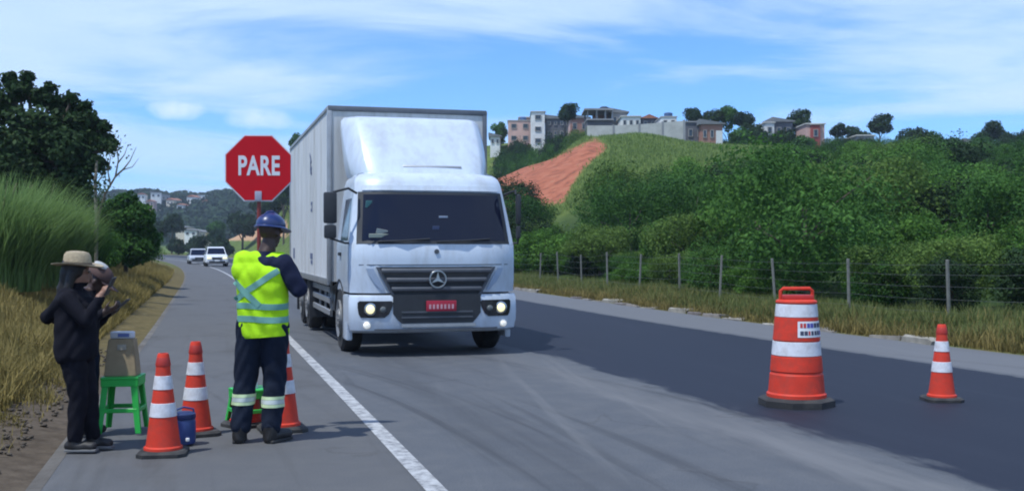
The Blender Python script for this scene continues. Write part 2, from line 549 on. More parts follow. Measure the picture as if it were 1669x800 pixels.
# ------------------------------------------------------------------ road
def strip(name, ulist, ys, dz, material, kind='structure', crown=0.0):
    ys = np.asarray(ys, float); ul = np.asarray(ulist, float)
    U, Y = np.meshgrid(ul, ys)
    X = U + c_off(Y)
    Z = road_z(Y) + dz
    V = np.stack([X, Y, Z], -1).reshape(-1, 3)
    ny, nx = U.shape
    idx = np.arange(ny * nx).reshape(ny, nx)
    F = np.stack([idx[:-1, :-1], idx[:-1, 1:], idx[1:, 1:], idx[1:, :-1]], -1).reshape(-1, 4)
    me = fast_mesh(name, V, F, [material], smooth_shade=True, attrs=dict(u=U.ravel(), v=Y.ravel()))
    o = link(name, me)
    return tag(o, kind=kind)
RYS = np.concatenate([np.arange(-10, 60, 0.5), np.arange(60, 330, 3), np.arange(330, 420, 10)])

def asphalt_mat():
    m, nt, b = new_mat('asphalt_old_and_new')
    N = nt.nodes.new; L = nt.links.new
    def attr(n):
        a = N('ShaderNodeAttribute'); a.attribute_name = n; return a.outputs['Fac']
    def M(op, *v, clamp=False):
        n = N('ShaderNodeMath'); n.operation = op; n.use_clamp = clamp
        for i, x in enumerate(v):
            if hasattr(x, 'type'): L(x, n.inputs[i])
            else: n.inputs[i].default_value = x
        return n.outputs[0]
    u = attr('u'); v = attr('v')
    def vec(su, sv):
        c = N('ShaderNodeCombineXYZ'); L(M('MULTIPLY', u, su), c.inputs[0]); L(M('MULTIPLY', v, sv), c.inputs[1]); return c.outputs[0]
    def noise(vc, s, det=6, ro=0.6, dist=0.0):
        n = N('ShaderNodeTexNoise'); n.inputs['Scale'].default_value = s; n.inputs['Detail'].default_value = det
        n.inputs['Roughness'].default_value = ro; n.inputs['Distortion'].default_value = dist
        L(vc, n.inputs['Vector']); return n.outputs['Fac']
    def sstep(x, a, c, lo=0.0, hi=1.0):
        r = N('ShaderNodeMapRange'); r.interpolation_type = 'SMOOTHSTEP'
        r.inputs['From Min'].default_value = a; r.inputs['From Max'].default_value = c
        r.inputs['To Min'].default_value = lo; r.inputs['To Max'].default_value = hi
        L(x, r.inputs['Value']); return r.outputs[0]
    def mixc(f, a, c):
        n = N('ShaderNodeMix'); n.data_type = 'RGBA'
        L(f, n.inputs[0])
        for i, x in ((6, a), (7, c)):
            if isinstance(x, tuple): n.inputs[i].default_value = (*x, 1)
            else: L(x, n.inputs[i])
        return n.outputs[2]
    fine = noise(vec(1, 1), 90, 3, 0.7)
    med = noise(vec(1, 1), 3.0, 6, 0.65)
    lng = noise(vec(1.0, 0.07), 1.6, 5, 0.6)
    lng2 = noise(vec(1.3, 0.05), 3.5, 5, 0.6, 0.3)
    old = mixc(sstep(fine, 0.3, 0.7), (0.060, 0.065, 0.075), (0.110, 0.116, 0.128))
    old = mixc(sstep(med, 0.35, 0.75, 0, 0.35), old, (0.135, 0.134, 0.134))
    # wheel tracks and rubber drag marks
    trk = M('ADD', M('ADD', sstep(M('ABSOLUTE', M('SUBTRACT', u, 2.35)), 0.0, 0.55, 1, 0), sstep(M('ABSOLUTE', M('SUBTRACT', u, 4.15)), 0.0, 0.5, 1, 0)), 0.0)
    trk = M('MULTIPLY', M('MULTIPLY', trk, sstep(lng, 0.35, 0.6)), 0.40)
    old = mixc(trk, old, (0.040, 0.042, 0.048))
    old = mixc(sstep(lng2, 0.55, 0.72, 0, 0.40), old, (0.045, 0.047, 0.052))
    # sweeping rubber arcs of turning lorries and fine cracks
    vv2 = M('SUBTRACT', v, 7.0)
    bendu = M('ADD', u, M('MULTIPLY', M('MULTIPLY', vv2, vv2), 0.016))
    bendd = M('SUBTRACT', u, M('MULTIPLY', vv2, 0.16))
    def streak(bu, sc, lo, hi, amt):
        c = N('ShaderNodeCombineXYZ'); L(M('MULTIPLY', bu, sc), c.inputs[0]); L(M('MULTIPLY', v, 0.06), c.inputs[1])
        return sstep(noise(c.outputs[0], 1.0, 4, 0.55), lo, hi, 0, amt)
    zone = sstep(v, 26, 15)
    old = mixc(M('MULTIPLY', streak(bendu, 2.6, .54, .68, .6), zone), old, (0.040, 0.042, 0.047))
    old = mixc(M('MULTIPLY', streak(bendd, 2.0, .56, .70, .45), zone), old, (0.155, 0.156, 0.160))
    vo = N('ShaderNodeTexVoronoi'); vo.feature = 'DISTANCE_TO_EDGE'; vo.inputs['Scale'].default_value = 0.55
    wv = N('ShaderNodeVectorMath'); wv.operation = 'ADD'
    nn = N('ShaderNodeTexNoise'); nn.inputs['Scale'].default_value = 1.4; nn.inputs['Detail'].default_value = 6; L(vec(1, 1), nn.inputs['Vector'])
    L(vec(1, 0.6), wv.inputs[0]); L(nn.outputs['Color'], wv.inputs[1]); L(wv.outputs[0], vo.inputs['Vector'])
    crk = M('MULTIPLY', sstep(vo.outputs['Distance'], 0.0, 0.012, 1, 0), sstep(noise(vec(1, 1), .35, 3), .52, .62, 0, .35))
    old = mixc(crk, old, (0.025, 0.024, 0.024))
    grit = sstep(noise(vec(1, 1), 260, 2, 0.8), 0.60, 0.72, 0, 0.35)
    old = mixc(grit, old, (0.20, 0.20, 0.20))
    # shoulder a little browner
    sh = sstep(u, 1.5, 1.2)
    old = mixc(M('MULTIPLY', sh, 0.35), old, (0.105, 0.097, 0.088))
    stain = sstep(noise(vec(0.8, 0.5), 0.9, 7, 0.7), 0.50, 0.72, 0, 0.5)
    old = mixc(M('MULTIPLY', stain, sh), old, (0.048, 0.044, 0.040))
    # fresh asphalt on the far lane, ragged inner edge
    new = mixc(sstep(fine, 0.3, 0.7), (0.008, 0.010, 0.019), (0.018, 0.022, 0.037))
    new = mixc(sstep(lng2, 0.45, 0.75, 0, 0.35), new, (0.025, 0.029, 0.043))
    e1 = M('ADD', u, M('MULTIPLY', M('SUBTRACT', noise(vec(1.0, 0.35), 0.7, 4, 0.55), 0.5), 1.5))
    e1 = M('ADD', e1, M('MULTIPLY', M('SUBTRACT', noise(vec(3, 0.5), 2.2, 6, 0.7), 0.5), 0.7))
    k1 = sstep(e1, 4.66, 4.90)
    k2 = sstep(M('ADD', u, M('MULTIPLY', M('SUBTRACT', med, 0.5), 0.25)), 9.12, 9.2, 1, 0)
    newf = M('MULTIPLY', k1, k2)
    # pale dust drag along the seam
    dust = M('MULTIPLY', sstep(M('ABSOLUTE', M('SUBTRACT', e1, 4.15)), 0.0, 0.6, 1, 0), sstep(lng, 0.35, 0.65, 0.15, 0.7))
    col = mixc(dust, old, (0.165, 0.165, 0.168))
    col = mixc(newf, col, new)
    rs = sstep(u, 9.2, 9.4)
    col = mixc(M('MULTIPLY', rs, 0.55), col, (0.15, 0.152, 0.16))
    L(col, b.inputs['Base Color'])
    L(sstep(newf, 0, 1, 0.86, 0.70), b.inputs['Roughness'])
    b.inputs['Specular IOR Level'].default_value = 0.3
    bp = N('ShaderNodeBump'); bp.inputs['Strength'].default_value = 0.35; bp.inputs['Distance'].default_value = 0.008
    L(fine, bp.inputs['Height']); L(bp.outputs[0], b.inputs['Normal'])
    return m
ROADMAT = asphalt_mat()
strip('road', [-1.0, 0, 1.4, 3, 4.5, 6, 7.5, 9.2, 10.2, 11.2], RYS, 0.0, ROADMAT)

def paint_mat():
    m, nt, b = new_mat('worn_white_road_paint')
    N = nt.nodes.new; L = nt.links.new
    tc = N('ShaderNodeTexCoord')
    n = N('ShaderNodeTexNoise'); n.inputs['Scale'].default_value = 9; n.inputs['Detail'].default_value = 9; n.inputs['Roughness'].default_value = 0.75
    L(tc.outputs['Object'], n.inputs['Vector'])
    r = N('ShaderNodeValToRGB'); e = r.color_ramp.elements
    e[0].position = 0.36; e[0].color = (0.12, 0.12, 0.125, 1); e[1].position = 0.56; e[1].color = (0.42, 0.42, 0.42, 1)
    L(n.outputs['Fac'], r.inputs[0]); L(r.outputs[0], b.inputs['Base Color']); b.inputs['Roughness'].default_value = 0.75
    return m
PAINT = paint_mat()
strip('edge_line', [1.29, 1.42], RYS, 0.004, PAINT)
CONC = mat('weathered_concrete', (0.34, 0.33, 0.30), 0.9, var=0.25, scale=3, bump=0.3, bscale=30, dirt=((0.12, 0.10, 0.08), 0.7, 1.2))
# concrete gutter along the left edge, slightly dished
def gutter():
    us = [-1.78, -1.62, -1.40, -1.18, -1.0]; zs = [0.075, 0.02, -0.004, -0.010, -0.010]
    ys = RYS
    V = []
    for y in ys:
        off = float(c_off(y)); rz = float(road_z(y))
        for u_, z_ in zip(us, zs): V.append((u_ + off, y, rz + z_ + 0.012))
    n = len(us); V = np.array(V)
    idx = np.arange(len(ys) * n).reshape(len(ys), n)
    F = np.stack([idx[:-1, :-1], idx[:-1, 1:], idx[1:, 1:], idx[1:, :-1]], -1).reshape(-1, 4)
    m = mat('gutter_concrete', (0.115, 0.105, 0.092), 0.9, var=0.35, scale=2.5, bump=0.3, bscale=30, dirt=((0.060, 0.046, 0.034), 1.0, 0.5))
    tag(link('gutter', fast_mesh('gutter', V, F, [m], smooth_shade=True)), kind='structure')
gutter()
# broken pale kerb stones along the right shoulder
def kerb():
    root = empty('kerb', (11.3, 20, 0)); tag(root, kind='structure')
    protos = []
    for k in range(4):
        mb = MB(); mb.box((0, 0, 0), (0.22 + 0.03 * k, 0.92 - 0.1 * k, 0.16), 0.02, seg=1)
        for v in mb.bm.verts: v.co += Vector((random.uniform(-.02, .02), random.uniform(-.04, .04), random.uniform(-.02, .02)))
        protos.append(mb.mesh('kerb_stone', mat('kerb_stone_%d' % k, (0.27 - .04 * k, 0.25 - .04 * k, 0.21 - .03 * k), 0.9, var=0.3, scale=5, bump=0.4)))
    y = 5.0
    n = 0
    while y < 95 and n < 95:
        if random.random() < 0.62:
            o = link('kerb_stone', protos[n % 4], root)
            w = Vector((11.30 + float(c_off(y)) + random.uniform(-.05, .05), y, float(road_z(y)) + random.uniform(-.055, .025)))
            o.location = w - root.location
            o.rotation_euler = (random.uniform(-.05, .05), random.uniform(-.08, .08), random.uniform(-.16, .16))
            n += 1
        y += 0.97
kerb()

# ------------------------------------------------------------------ vegetation
def unit(n, rng):
    v = rng.normal(size=(n, 3)); return v / np.linalg.norm(v, axis=1, keepdims=True)
def leaves(C, Nrm, size, rng, aspect=1.8, tint=None):
    """leaf-sized pointed quads at C, roughly facing Nrm"""
    n = len(C)
    nr = Nrm + rng.normal(size=(n, 3)) * 0.65
    nr /= np.linalg.norm(nr, axis=1, keepdims=True)
    a = np.cross(nr, unit(n, rng)); a /= np.linalg.norm(a, axis=1, keepdims=True) + 1e-9
    b = np.cross(nr, a)
    s = (size * rng.uniform(0.6, 1.4, n))[:, None]
    w = s / aspect
    P = np.stack([C - a * s * 0.5, C + b * w * 0.5 + a * s * 0.05, C + a * s * 0.5, C - b * w * 0.5 + a * s * 0.05], 1)
    F = np.arange(n * 4).reshape(n, 4)
    return P.reshape(-1, 3), F
def crown_mesh(name, lobes, n, size, material, seed, droop=0.0, aspect=1.8, shell=0.35, tintlo=0.0):
    rng = np.random.default_rng(seed)
    lobes = np.array(lobes, float)            # cx cy cz rx ry rz
    area = (lobes[:, 3] * lobes[:, 4] + lobes[:, 4] * lobes[:, 5] + lobes[:, 3] * lobes[:, 5])
    pick = rng.choice(len(lobes), n, p=area / area.sum())
    d = unit(n, rng)
    # clumps: pull directions towards random clump centres, vary radius per clump
    rr = 1 - shell * rng.random(n) ** 1.3
    K = 20
    cl = unit(K * len(lobes), rng).reshape(len(lobes), K, 3)
    dots = np.einsum('nk,nmk->nm', d, cl[pick])
    best = dots.max(1); bi = dots.argmax(1)
    crad = rng.uniform(0.66, 1.28, (len(lobes), K))[pick, bi]
    ctint = rng.uniform(-0.22, 0.22, (len(lobes), K))[pick, bi]
    bump = np.clip((best - 0.72) / 0.28, 0, 1)
    rr = rr * (0.80 + 0.22 * bump) * crad
    P = lobes[pick, :3] + d * lobes[pick, 3:6] * rr[:, None]
    keep = np.ones(n, bool)
    for i, lb in enumerate(lobes):
        q = np.linalg.norm((P - lb[:3]) / lb[3:6], axis=1)
        keep &= ~((q < 0.62) & (pick != i))
    keep &= rng.random(n) < (0.45 + 0.55 * bump)
    P = P[keep]; d = d[keep]; bump = bump[keep]; ctint = ctint[keep]
    nr = d * 0.7 + np.array([0, 0, 0.5])
    V, F = leaves(P, nr, np.full(len(P), size), rng, aspect)
    t = np.clip(tintlo + 0.42 + ctint + rng.normal(0, 0.16, len(P)), 0, 1)
    return fast_mesh(name, V, F, [material], tint=t)
def rand_lobes(seed, rx, rz, n, base=0.0, flat=0.8):
    r = np.random.default_rng(seed)
    L = [(0, 0, base + rz * 0.55, rx * 0.72, rx * 0.72, rz * 0.5)]
    for i in range(n):
        a = 2 * math.pi * (i + r.uniform(-.3, .3)) / n
        q = rx * r.uniform(0.35, 0.65)
        s = rx * r.uniform(0.34, 0.56)
        L.append((q * math.cos(a), q * math.sin(a), base + rz * r.uniform(0.25, 0.85), s, s, s * flat * r.uniform(0.8, 1.1)))
    return L
def trunk_mb(h, r, seed, limbs=4, spread=1.0, top=None):
    r_ = random.Random(seed)
    mb = MB()
    bend = Vector((r_.uniform(-.15, .15), r_.uniform(-.15, .15), 0)) * h * 0.4
    pts = [Vector((0, 0, -0.3)), Vector((0, 0, h * 0.3)) + bend * 0.3, Vector((0, 0, h * 0.65)) + bend, Vector((0, 0, h)) + bend * 1.2]
    mb.tube(pts, [r * 1.25, r, r * 0.75, r * 0.4], 8)
    for i in range(limbs):
        a = 2 * math.pi * i / limbs + r_.uniform(-.4, .4)
        s = pts[1].lerp(pts[2], r_.uniform(0.1, 1.0))
        e = s + Vector((math.cos(a), math.sin(a), r_.uniform(0.5, 1.1))) * spread * r_.uniform(0.7, 1.2)
        mid = s.lerp(e, 0.5) + Vector((0, 0, 0.12 * spread))
        mb.tube([s, mid, e], [r * 0.5, r * 0.34, r * 0.12], 6)
    return mb

# shrub prototypes (crown with stems)
SHRUB_PROTO = []
def shrub_protos():
    specs = [(2.3, 3.4, 7, LEAF_B), (1.9, 2.6, 6, LEAF_A), (2.7, 4.2, 8, LEAF_B), (2.1, 3.0, 6, LEAF_C), (2.4, 2.9, 7, LEAF_Y), (2.0, 4.4, 6, LEAF_B), (1.5, 3.6, 5, LEAF_A), (2.8, 3.0, 9, LEAF_A)]
    for i, (rx, rz, n, lm) in enumerate(specs):
        cm = crown_mesh('shrub_crown', rand_lobes(40 + i, rx, rz, n), 17000, 0.125, lm, 60 + i, shell=0.5)
        tm = trunk_mb(rz * 0.6, 0.07, 80 + i, 5, rx * 0.6).mesh('shrub_stems', BARK)
        SHRUB_PROTO.append((cm, tm, rx, rz))
shrub_protos()
def place_shrub(i, x, y, s, rz, label, group, cat='shrub', name='shrub', z=None, sz=None):
    cm, tm, rx, h = SHRUB_PROTO[i]
    o = empty(name, (x, y, (gz(x, y) if z is None else z) - 0.12 * s), rz, (s, s, sz or s))
    link('crown', cm, o); link('stem', tm, o)
    return tag(o, label, cat, group)

# shrubs of one row are told apart by look and by their count from a landmark
ORD = ['first', 'second', 'third', 'fourth', 'fifth', 'sixth', 'seventh', 'eighth', 'ninth', 'tenth', 'eleventh', 'twelfth', 'thirteenth', 'fourteenth', 'fifteenth', 'sixteenth', 'seventeenth', 'eighteenth', 'nineteenth', 'twentieth']
LOOK = ['mid green', 'low bright green', 'tall mid green', 'dark green', 'olive green', 'tall slim', 'narrow bright green', 'broad bright green']
def hillside_thicket():
    r = random.Random(11)
    pts = []
    tries = 0
    while tries < 9000 and len(pts) < 270:
        tries += 1
        d = 21 + 122 * r.random() ** 0.75
        px = r.uniform(835, 1790)
        l = (px - 834.5) / F_PX * d
        x = FWD[0] * d + RGT[0] * l; y = FWD[1] * d + RGT[1] * l
        u = x - float(c_off(y))
        if u < 16.4: continue
        z = gz(x, y)
        py = HOR - (z - CAM_H) / d * F_PX
        pt = py - 2.6 / d * F_PX      # where the shrub's top would stand
        lim = float(np.interp(px, [840, 960, 1130, 1250, 1350, 1500, 1669, 1800], [300, 262, 250, 238, 234, 238, 234, 234]))
        if pt < lim - 8: continue
        # keep the grassy hilltop and the red cut open
        if px < 1240 and pt < float(np.interp(px, [840, 950, 1100, 1240], [300, 288, 280, 262])): continue
        if px < 960 and poly_sd(np.array(px), np.array(pt), [(980, 220), (790, 275), (790, 325), (880, 340), (925, 330), (950, 285)]) < 8: continue
        sp = 2.1 + d * 0.018
        if any((x - a) ** 2 + (y - b) ** 2 < sp * sp for a, b, *_ in pts): continue
        pts.append((x, y, u, d, px))
    for y in np.arange(6.5, 62, 1.75):           # low undergrowth right behind the fence
        x = 15.9 + r.uniform(-.5, 1.4) + float(c_off(y)); d, l = to_px(x, y)
        ui = r.choice((0, 1, 4, 1, 3)); upx = 834.5 + F_PX * l / d
        place_shrub(ui, x, y, r.uniform(.34, .52), r.uniform(0, 6.28), LOOK[ui].replace('low ', '') + ' knee high undergrowth at the foot of the fence, ' + ('near the truck' if upx < 1000 else 'left of the traffic drum' if upx < 1240 else 'behind the traffic drum' if upx < 1390 else 'right of the traffic drum'), 'undergrowth along the wire fence')
    fence_row = []
    for (x, y, u, d, px) in pts:
        near = u < 21
        s = r.uniform(0.62, 1.28) * (0.92 if near else 1.0 + 0.002 * d)
        if px < 960: s *= 0.75
        if d > 95: s *= 0.85
        i = r.choice((0, 1, 2, 3, 4, 6, 7, 4) if near else (0, 1, 2, 4, 5, 3, 6, 7))
        if d < 30: s *= 0.80
        lim = float(np.interp(px, [840, 960, 1130, 1250, 1350, 1500, 1669, 1800], [300, 262, 250, 238, 234, 238, 234, 234]))
        room = (HOR - lim) / F_PX * d + CAM_H - gz(x, y)
        s = min(s, max(0.45, room * r.uniform(.70, 1.18) / SHRUB_PROTO[i][3]))
        zone = 'near the truck' if px < 1000 else 'left of the traffic drum' if px < 1210 else 'straight above the traffic drum' if px < 1390 else 'above the lone small cone' if px < 1580 else 'at the right picture edge'
        if near: lab, grp = 'leafy green shrub growing just behind the wire fence on the right', 'shrubs right behind the wire fence'
        elif d < 85: lab, grp = LOOK[i] + ' shrub in the lower hillside thicket, ' + zone, 'shrubs of the lower hillside thicket'
        else: lab, grp = LOOK[i] + ' shrub high on the hillside below the ridge, ' + zone, 'shrubs high on the hillside'
        q = place_shrub(i, x, y, s, r.uniform(0, 6.28), lab, grp)
        if near: fence_row.append((px, i, q))
    for n, (px, i, q) in enumerate(sorted(fence_row, key=lambda t: t[0])):
        q['label'] = LOOK[i] + ' shrub right behind the wire fence, ' + (ORD[n] if n < len(ORD) else 'last') + ' counting from the truck'
hillside_thicket()
def ridge_belt():
    r = random.Random(23)
    for k in range(46):
        px = 1140 + k * 12.6 + r.uniform(-5, 5)
        d = r.uniform(140, 160)
        yt = float(np.interp(px, [1140, 1230, 1330, 1450, 1560, 1640, 1700], [240, 222, 232, 228, 238, 228, 224])) + r.uniform(-4, 14)
        p = at(px, yt, d); z0 = gz(p.x, p.y)
        i = r.choice((0, 3, 2, 5, 3))
        h = max(2.6, p.z - z0 + 0.3)
        s = min(h / SHRUB_PROTO[i][3], 1.45)
        place_shrub(i, p.x, p.y, s, r.uniform(0, 6.28), LOOK[i] + ' shrub between the ridge trees, ' + ('left of the red house' if px < 1310 else 'near the lone round tree' if px < 1440 else 'right of the lone round tree'), 'shrubs along the ridge', sz=h / SHRUB_PROTO[i][3])
ridge_belt()
def house_bushes():
    r = random.Random(31)
    for n, (px, yt, d) in enumerate(sorted([(822, 246, 168), (838, 238, 170), (852, 242, 166), (866, 240, 165), (880, 238, 163), (894, 233, 161), (908, 228, 160), (920, 224, 158), (934, 219, 156), (948, 216, 152), (872, 250, 158), (845, 258, 160), (898, 242, 155)])):
        p = at(px, yt, d); z0 = gz(p.x, p.y); i = r.choice((0, 1, 4, 3))
        h = max(2.4, p.z - z0 + .3)
        place_shrub(i, p.x, p.y, min(1.15, h / SHRUB_PROTO[i][3]), r.uniform(0, 6.28), LOOK[i] + ' bush below the houses left of the pale wall, ' + ORD[n] + ' from the truck', 'bushes below the left hillside houses', sz=h / SHRUB_PROTO[i][3])
house_bushes()

# round trees on the skyline
TREE_PROTO = []
def tree_protos():
    for i, (rx, rz, n, lm) in enumerate([(1.0, 1.3, 7, LEAF_C), (1.0, 1.1, 8, LEAF_C), (0.85, 1.7, 7, LEAF_B)]):
        cm = crown_mesh('tree_crown', rand_lobes(140 + i, rx, rz, n, base=0.45), 5200, 0.16, lm, 160 + i, shell=0.45)
        tm = trunk_mb(1.1, 0.06, 180 + i, 5, 0.5).mesh('tree_trunk', BARK)
        TREE_PROTO.append((cm, tm, rx, rz + 0.45))
tree_protos()
def place_tree(i, px, ytop, wpx, d, label, hpx=None, group='trees along the ridge', name='tree', base_y=None):
    p = at(px, 400, d)
    cm, tm, rx, h = TREE_PROTO[i]
    z0 = gz(p.x, p.y)
    ztop = CAM_H + (HOR - ytop) / F_PX * d
    w = wpx / F_PX * d / 2 / (rx * 0.98)
    ch = w * 1.12                               # crown height scale
    zb = ztop - ch * h * 0.93
    o = empty(name, (p.x, p.y, min(z0, zb)), random.uniform(0, 6.28))
    c = link('crown', cm, o, (0, 0, zb - min(z0, zb))); c.scale = (w, w, ch)
    t = link('trunk', tm, o); tz = (zb - min(z0, zb) + ch * 1.1) / 1.1
    t.scale = (w, w, tz)
    return tag(o, label, 'tree', group)
SKY_TREES = [
    (0, 923, 173, 36, 158, 'dark round tree standing between rooftops behind the brick houses'),
    (0, 1133, 179, 34, 152, 'leftmost of the round trees at the right end of the pale wall'),
    (1, 1164, 183, 38, 153, 'second round tree right of the pale wall, above the brick house'),
    (2, 1188, 178, 34, 154, 'tallest pointed tree in the cluster right of the pale wall'),
    (1, 1211, 187, 36, 152, 'rightmost tall tree of the cluster right of the pale wall'),
    (0, 1232, 206, 44, 150, 'low bushy tree right of the cluster, beside the white gable'),
    (2, 1205, 215, 40, 148, 'low tree below the tall cluster right of the brick house'),
    (0, 1300, 183, 46, 160, 'large dark tree rising over the dark house left of the red house'),
    (1, 1283, 215, 40, 152, 'low tree in front of the dark house on the ridge'),
    (2, 1310, 228, 42, 148, 'tree below the red house on the ridge'),
    (1, 1367, 205, 32, 158, 'small tree just right of the red house'),
    (0, 1393, 209, 30, 157, 'small round tree midway between the red house and the big round tree'),
    (0, 1434, 190, 42, 158, 'big dark round tree alone against the sky right of the red house'),
    (1, 1408, 218, 36, 156, 'low tree at the foot of the lone big round tree'),
    (1, 1492, 214, 56, 156, 'broad flat topped tree on the ridge right of the lone round tree'),
    (2, 1522, 220, 34, 157, 'narrow tree at the right side of the broad flat topped tree'),
    (0, 1548, 228, 36, 160, 'low tree at the dip in the skyline'),
    (1, 1572, 232, 34, 175, 'hazy low tree in the dip of the skyline'),
    (1, 1598, 222, 46, 160, 'low spreading tree left of the dome shaped tree'),
    (0, 1620, 203, 42, 162, 'dome shaped dark tree against the sky near the right edge'),
    (1, 1647, 222, 44, 158, 'low tree between the dome shaped tree and the right edge'),
    (0, 1672, 214, 36, 158, 'tree cut by the right edge of the picture on the ridge'),
    (2, 816, 204, 28, 190, 'dark tree beside the truck roof left of the hillside houses'),
    (1, 846, 236, 44, 176, 'bushy tree below the pinkish house on the hillside'),
    (0, 822, 252, 40, 172, 'low dark tree beside the truck below the small white house'),
    (1, 910, 226, 40, 165, 'bushy tree at the foot of the white tower house'),
    (0, 938, 222, 36, 160, 'low bush tree just left of the pale wall'),
    (2, 484, 222, 30, 205, 'tree peeking out left of the truck cargo box'),
    (0, 462, 262, 46, 215, 'tree behind the stop sign on the falling hillside'),
    (1, 440, 318, 60, 230, 'low tree right of the flagger helmet on the hillside'),
    (0, 476, 300, 50, 190, 'lower tree between the flagger and the truck cargo box'),
    (1, 395, 352, 56, 250, 'low tree behind the flagger left shoulder beyond the road'),
    (0, 280, 352, 40, 230, 'dark bushy tree beyond the road bend, left of the valley houses'),
    (1, 258, 362, 40, 235, 'bushy tree at the road bend behind the round bush'),
    (2, 352, 366, 36, 270, 'small tree right of the valley houses'),
    (0, 318, 388, 40, 210, 'low bush beyond the road bend in front of the valley houses'),
    (1, 362, 392, 44, 190, 'low bush beside the road behind the white cars'),
    (1, 290, 392, 36, 215, 'low bush at the far roadside left of the white cars'),
]
for t in SKY_TREES: place_tree(*t)
for k, (px, d, i, sc, lab) in enumerate([(838, 60, 3, 1.05, 'dark bush just right of the truck windscreen, beyond the fence end'), (862, 58, 3, .85, 'second dark bush right of the truck, before the thicket'), (852, 70, 0, 1.1, 'green bush behind the two dark bushes right of the truck'), (885, 54, 1, .95, 'bright green bush right of the two dark bushes beside the truck'), (842, 82, 3, 1.2, 'tall dark bush furthest behind the truck cab right side')]):
    p_ = at(px, 400, d); place_shrub(i, p_.x, p_.y, sc, k * 1.1, lab, 'bushes beside the truck')

# distant woods on the far hills: one mass
def far_woods():
    rng = np.random.default_rng(5)
    n = 2600
    px = rng.uniform(120, 640, n); d = rng.uniform(430, 690, n)
    l = (px - 834.5) / F_PX * d
    x = FWD[0] * d + RGT[0] * l; y = FWD[1] * d + RGT[1] * l
    z = ground_z(x, y)
    m = 16
    C = np.repeat(np.stack([x, y, z + 2.2], 1), m, 0)
    s = np.repeat(rng.uniform(1.2, 3.0, n), m)[:, None]
    dv = unit(n * m, rng); dv[:, 2] = np.abs(dv[:, 2]) * 0.9
    V, F = leaves(C + dv * s, dv + np.array([0, 0, .4]), np.full(n * m, 2.2), rng, 1.4)
    t = np.clip(np.repeat(rng.uniform(0.1, 0.6, n), m) + rng.normal(0, .12, n * m), 0, 1)
    o = link('far_woods', fast_mesh('far_woods', V, F, [LEAF_C], tint=t))
    tag(o, 'dark wooded slopes of the far hills beyond the valley', 'woods', kind='stuff')
far_woods()

# big dark tree on the left bank
def big_tree():
    d = 34.0
    p = at(40, 402, d)
    s = F_PX / d
    def lb(px, py, r, dy=0.0, fl=0.8):
        q = at(px, py, d + dy)
        return (q.x - p.x, q.y - p.y, q.z - gz(p.x, p.y), .86 * r / s, .86 * r / s, .80 * r / s * fl)
    lobes = [lb(30, 145, 30), lb(0, 170, 42), lb(70, 160, 26), lb(100, 175, 34, 0.5), lb(135, 195, 32), lb(150, 225, 40, 0.4), lb(60, 215, 62), lb(105, 240, 55, -0.8),
             lb(10, 240, 62, -0.6), lb(-50, 200, 60), lb(-60, 270, 62), lb(40, 290, 55, -1.0), lb(165, 232, 26), lb(120, 285, 40, -0.6), lb(-30, 150, 36), lb(150, 268, 30), lb(45, 126, 16), lb(118, 160, 15), lb(82, 142, 13), lb(180, 238, 16), lb(168, 206, 15), lb(15, 128, 16), lb(140, 172, 14), lb(128, 312, 30, -1), lb(80, 310, 42, -1), lb(0, 300, 50, -.5)]
    o = empty('tree', (p.x, p.y, gz(p.x, p.y)))
    cm = crown_mesh('tree_crown', lobes, 52000, 0.17, LEAF_C, 311, shell=0.65)
    link('crown', cm, o)
    mb = MB()
    b0 = Vector((0, 0, -0.3))
    hub = Vector(lobes[6][:3]) + Vector((0, 0, -2.0))
    mb.tube([b0, b0.lerp(hub, 0.5) + Vector((0.1, 0, 0)), hub], [0.28, 0.22, 0.18], 10)
    for lo in lobes:
        e = Vector(lo[:3]); mid = hub.lerp(e, 0.5) + Vector((0, 0, 0.25))
        mb.tube([hub, mid, e], [0.13, 0.08, 0.03], 6)
    mb.build('trunk', BARK, o)
    tag(o, 'tall dark leafy tree at the left edge of the picture', 'tree')
big_tree()

# bare little tree with two stems
def bare_tree():
    d = 30.0
    p = at(156, 402, d); z0 = gz(p.x, p.y)
    def q(px, py, dd=0): v = at(px, py, d + dd); return Vector((v.x - p.x, v.y - p.y, v.z - z0))
    o = empty('bare_tree', (p.x, p.y, z0))
    mb = MB()
    mb.tube([Vector((0, 0, -.2)), q(157, 350), q(155, 300), q(158, 262)], [0.055, 0.05, 0.045, 0.03], 8)
    mb.build('trunk', PALEBARK, o)
    def br(pts, r0):
        n = len(pts); m = MB(); m.tube([q(*a) for a in pts], [r0 * (1 - 0.75 * i / (n - 1)) for i in range(n)], 6); m.build('branch', BARK, o)
    br([(157, 380), (162, 345), (172, 315), (188, 288), (193, 262), (190, 238)], 0.045)
    br([(188, 288), (202, 275), (212, 262), (222, 240)], 0.028)
    br([(193, 265), (203, 252), (208, 238)], 0.02)
    br([(180, 302), (176, 280), (180, 258), (176, 240)], 0.024)
    br([(200, 277), (216, 272), (226, 258)], 0.016)
    br([(157, 300), (170, 282), (178, 270)], 0.02)
    br([(190, 250), (196, 236), (198, 226)], 0.014)
    # a few leaves left on the twigs
    rng = np.random.default_rng(9)
    ends = np.array([q(190, 238), q(178, 240), q(160, 265), q(165, 250), q(168, 300), q(150, 300), q(162, 330)])
    C = np.repeat(ends, 55, 0) + rng.normal(0, 0.16, (55 * len(ends), 3))
    V, F = leaves(C, unit(len(C), rng), np.full(len(C), 0.10), rng)
    link('crown', fast_mesh('bare_tree_leaves', V, F, [LEAF_C], tint=rng.uniform(0.2, .7, len(C))), o)
    tag(o, 'thin almost leafless tree with forked branches beside the round bush', 'tree')
bare_tree()

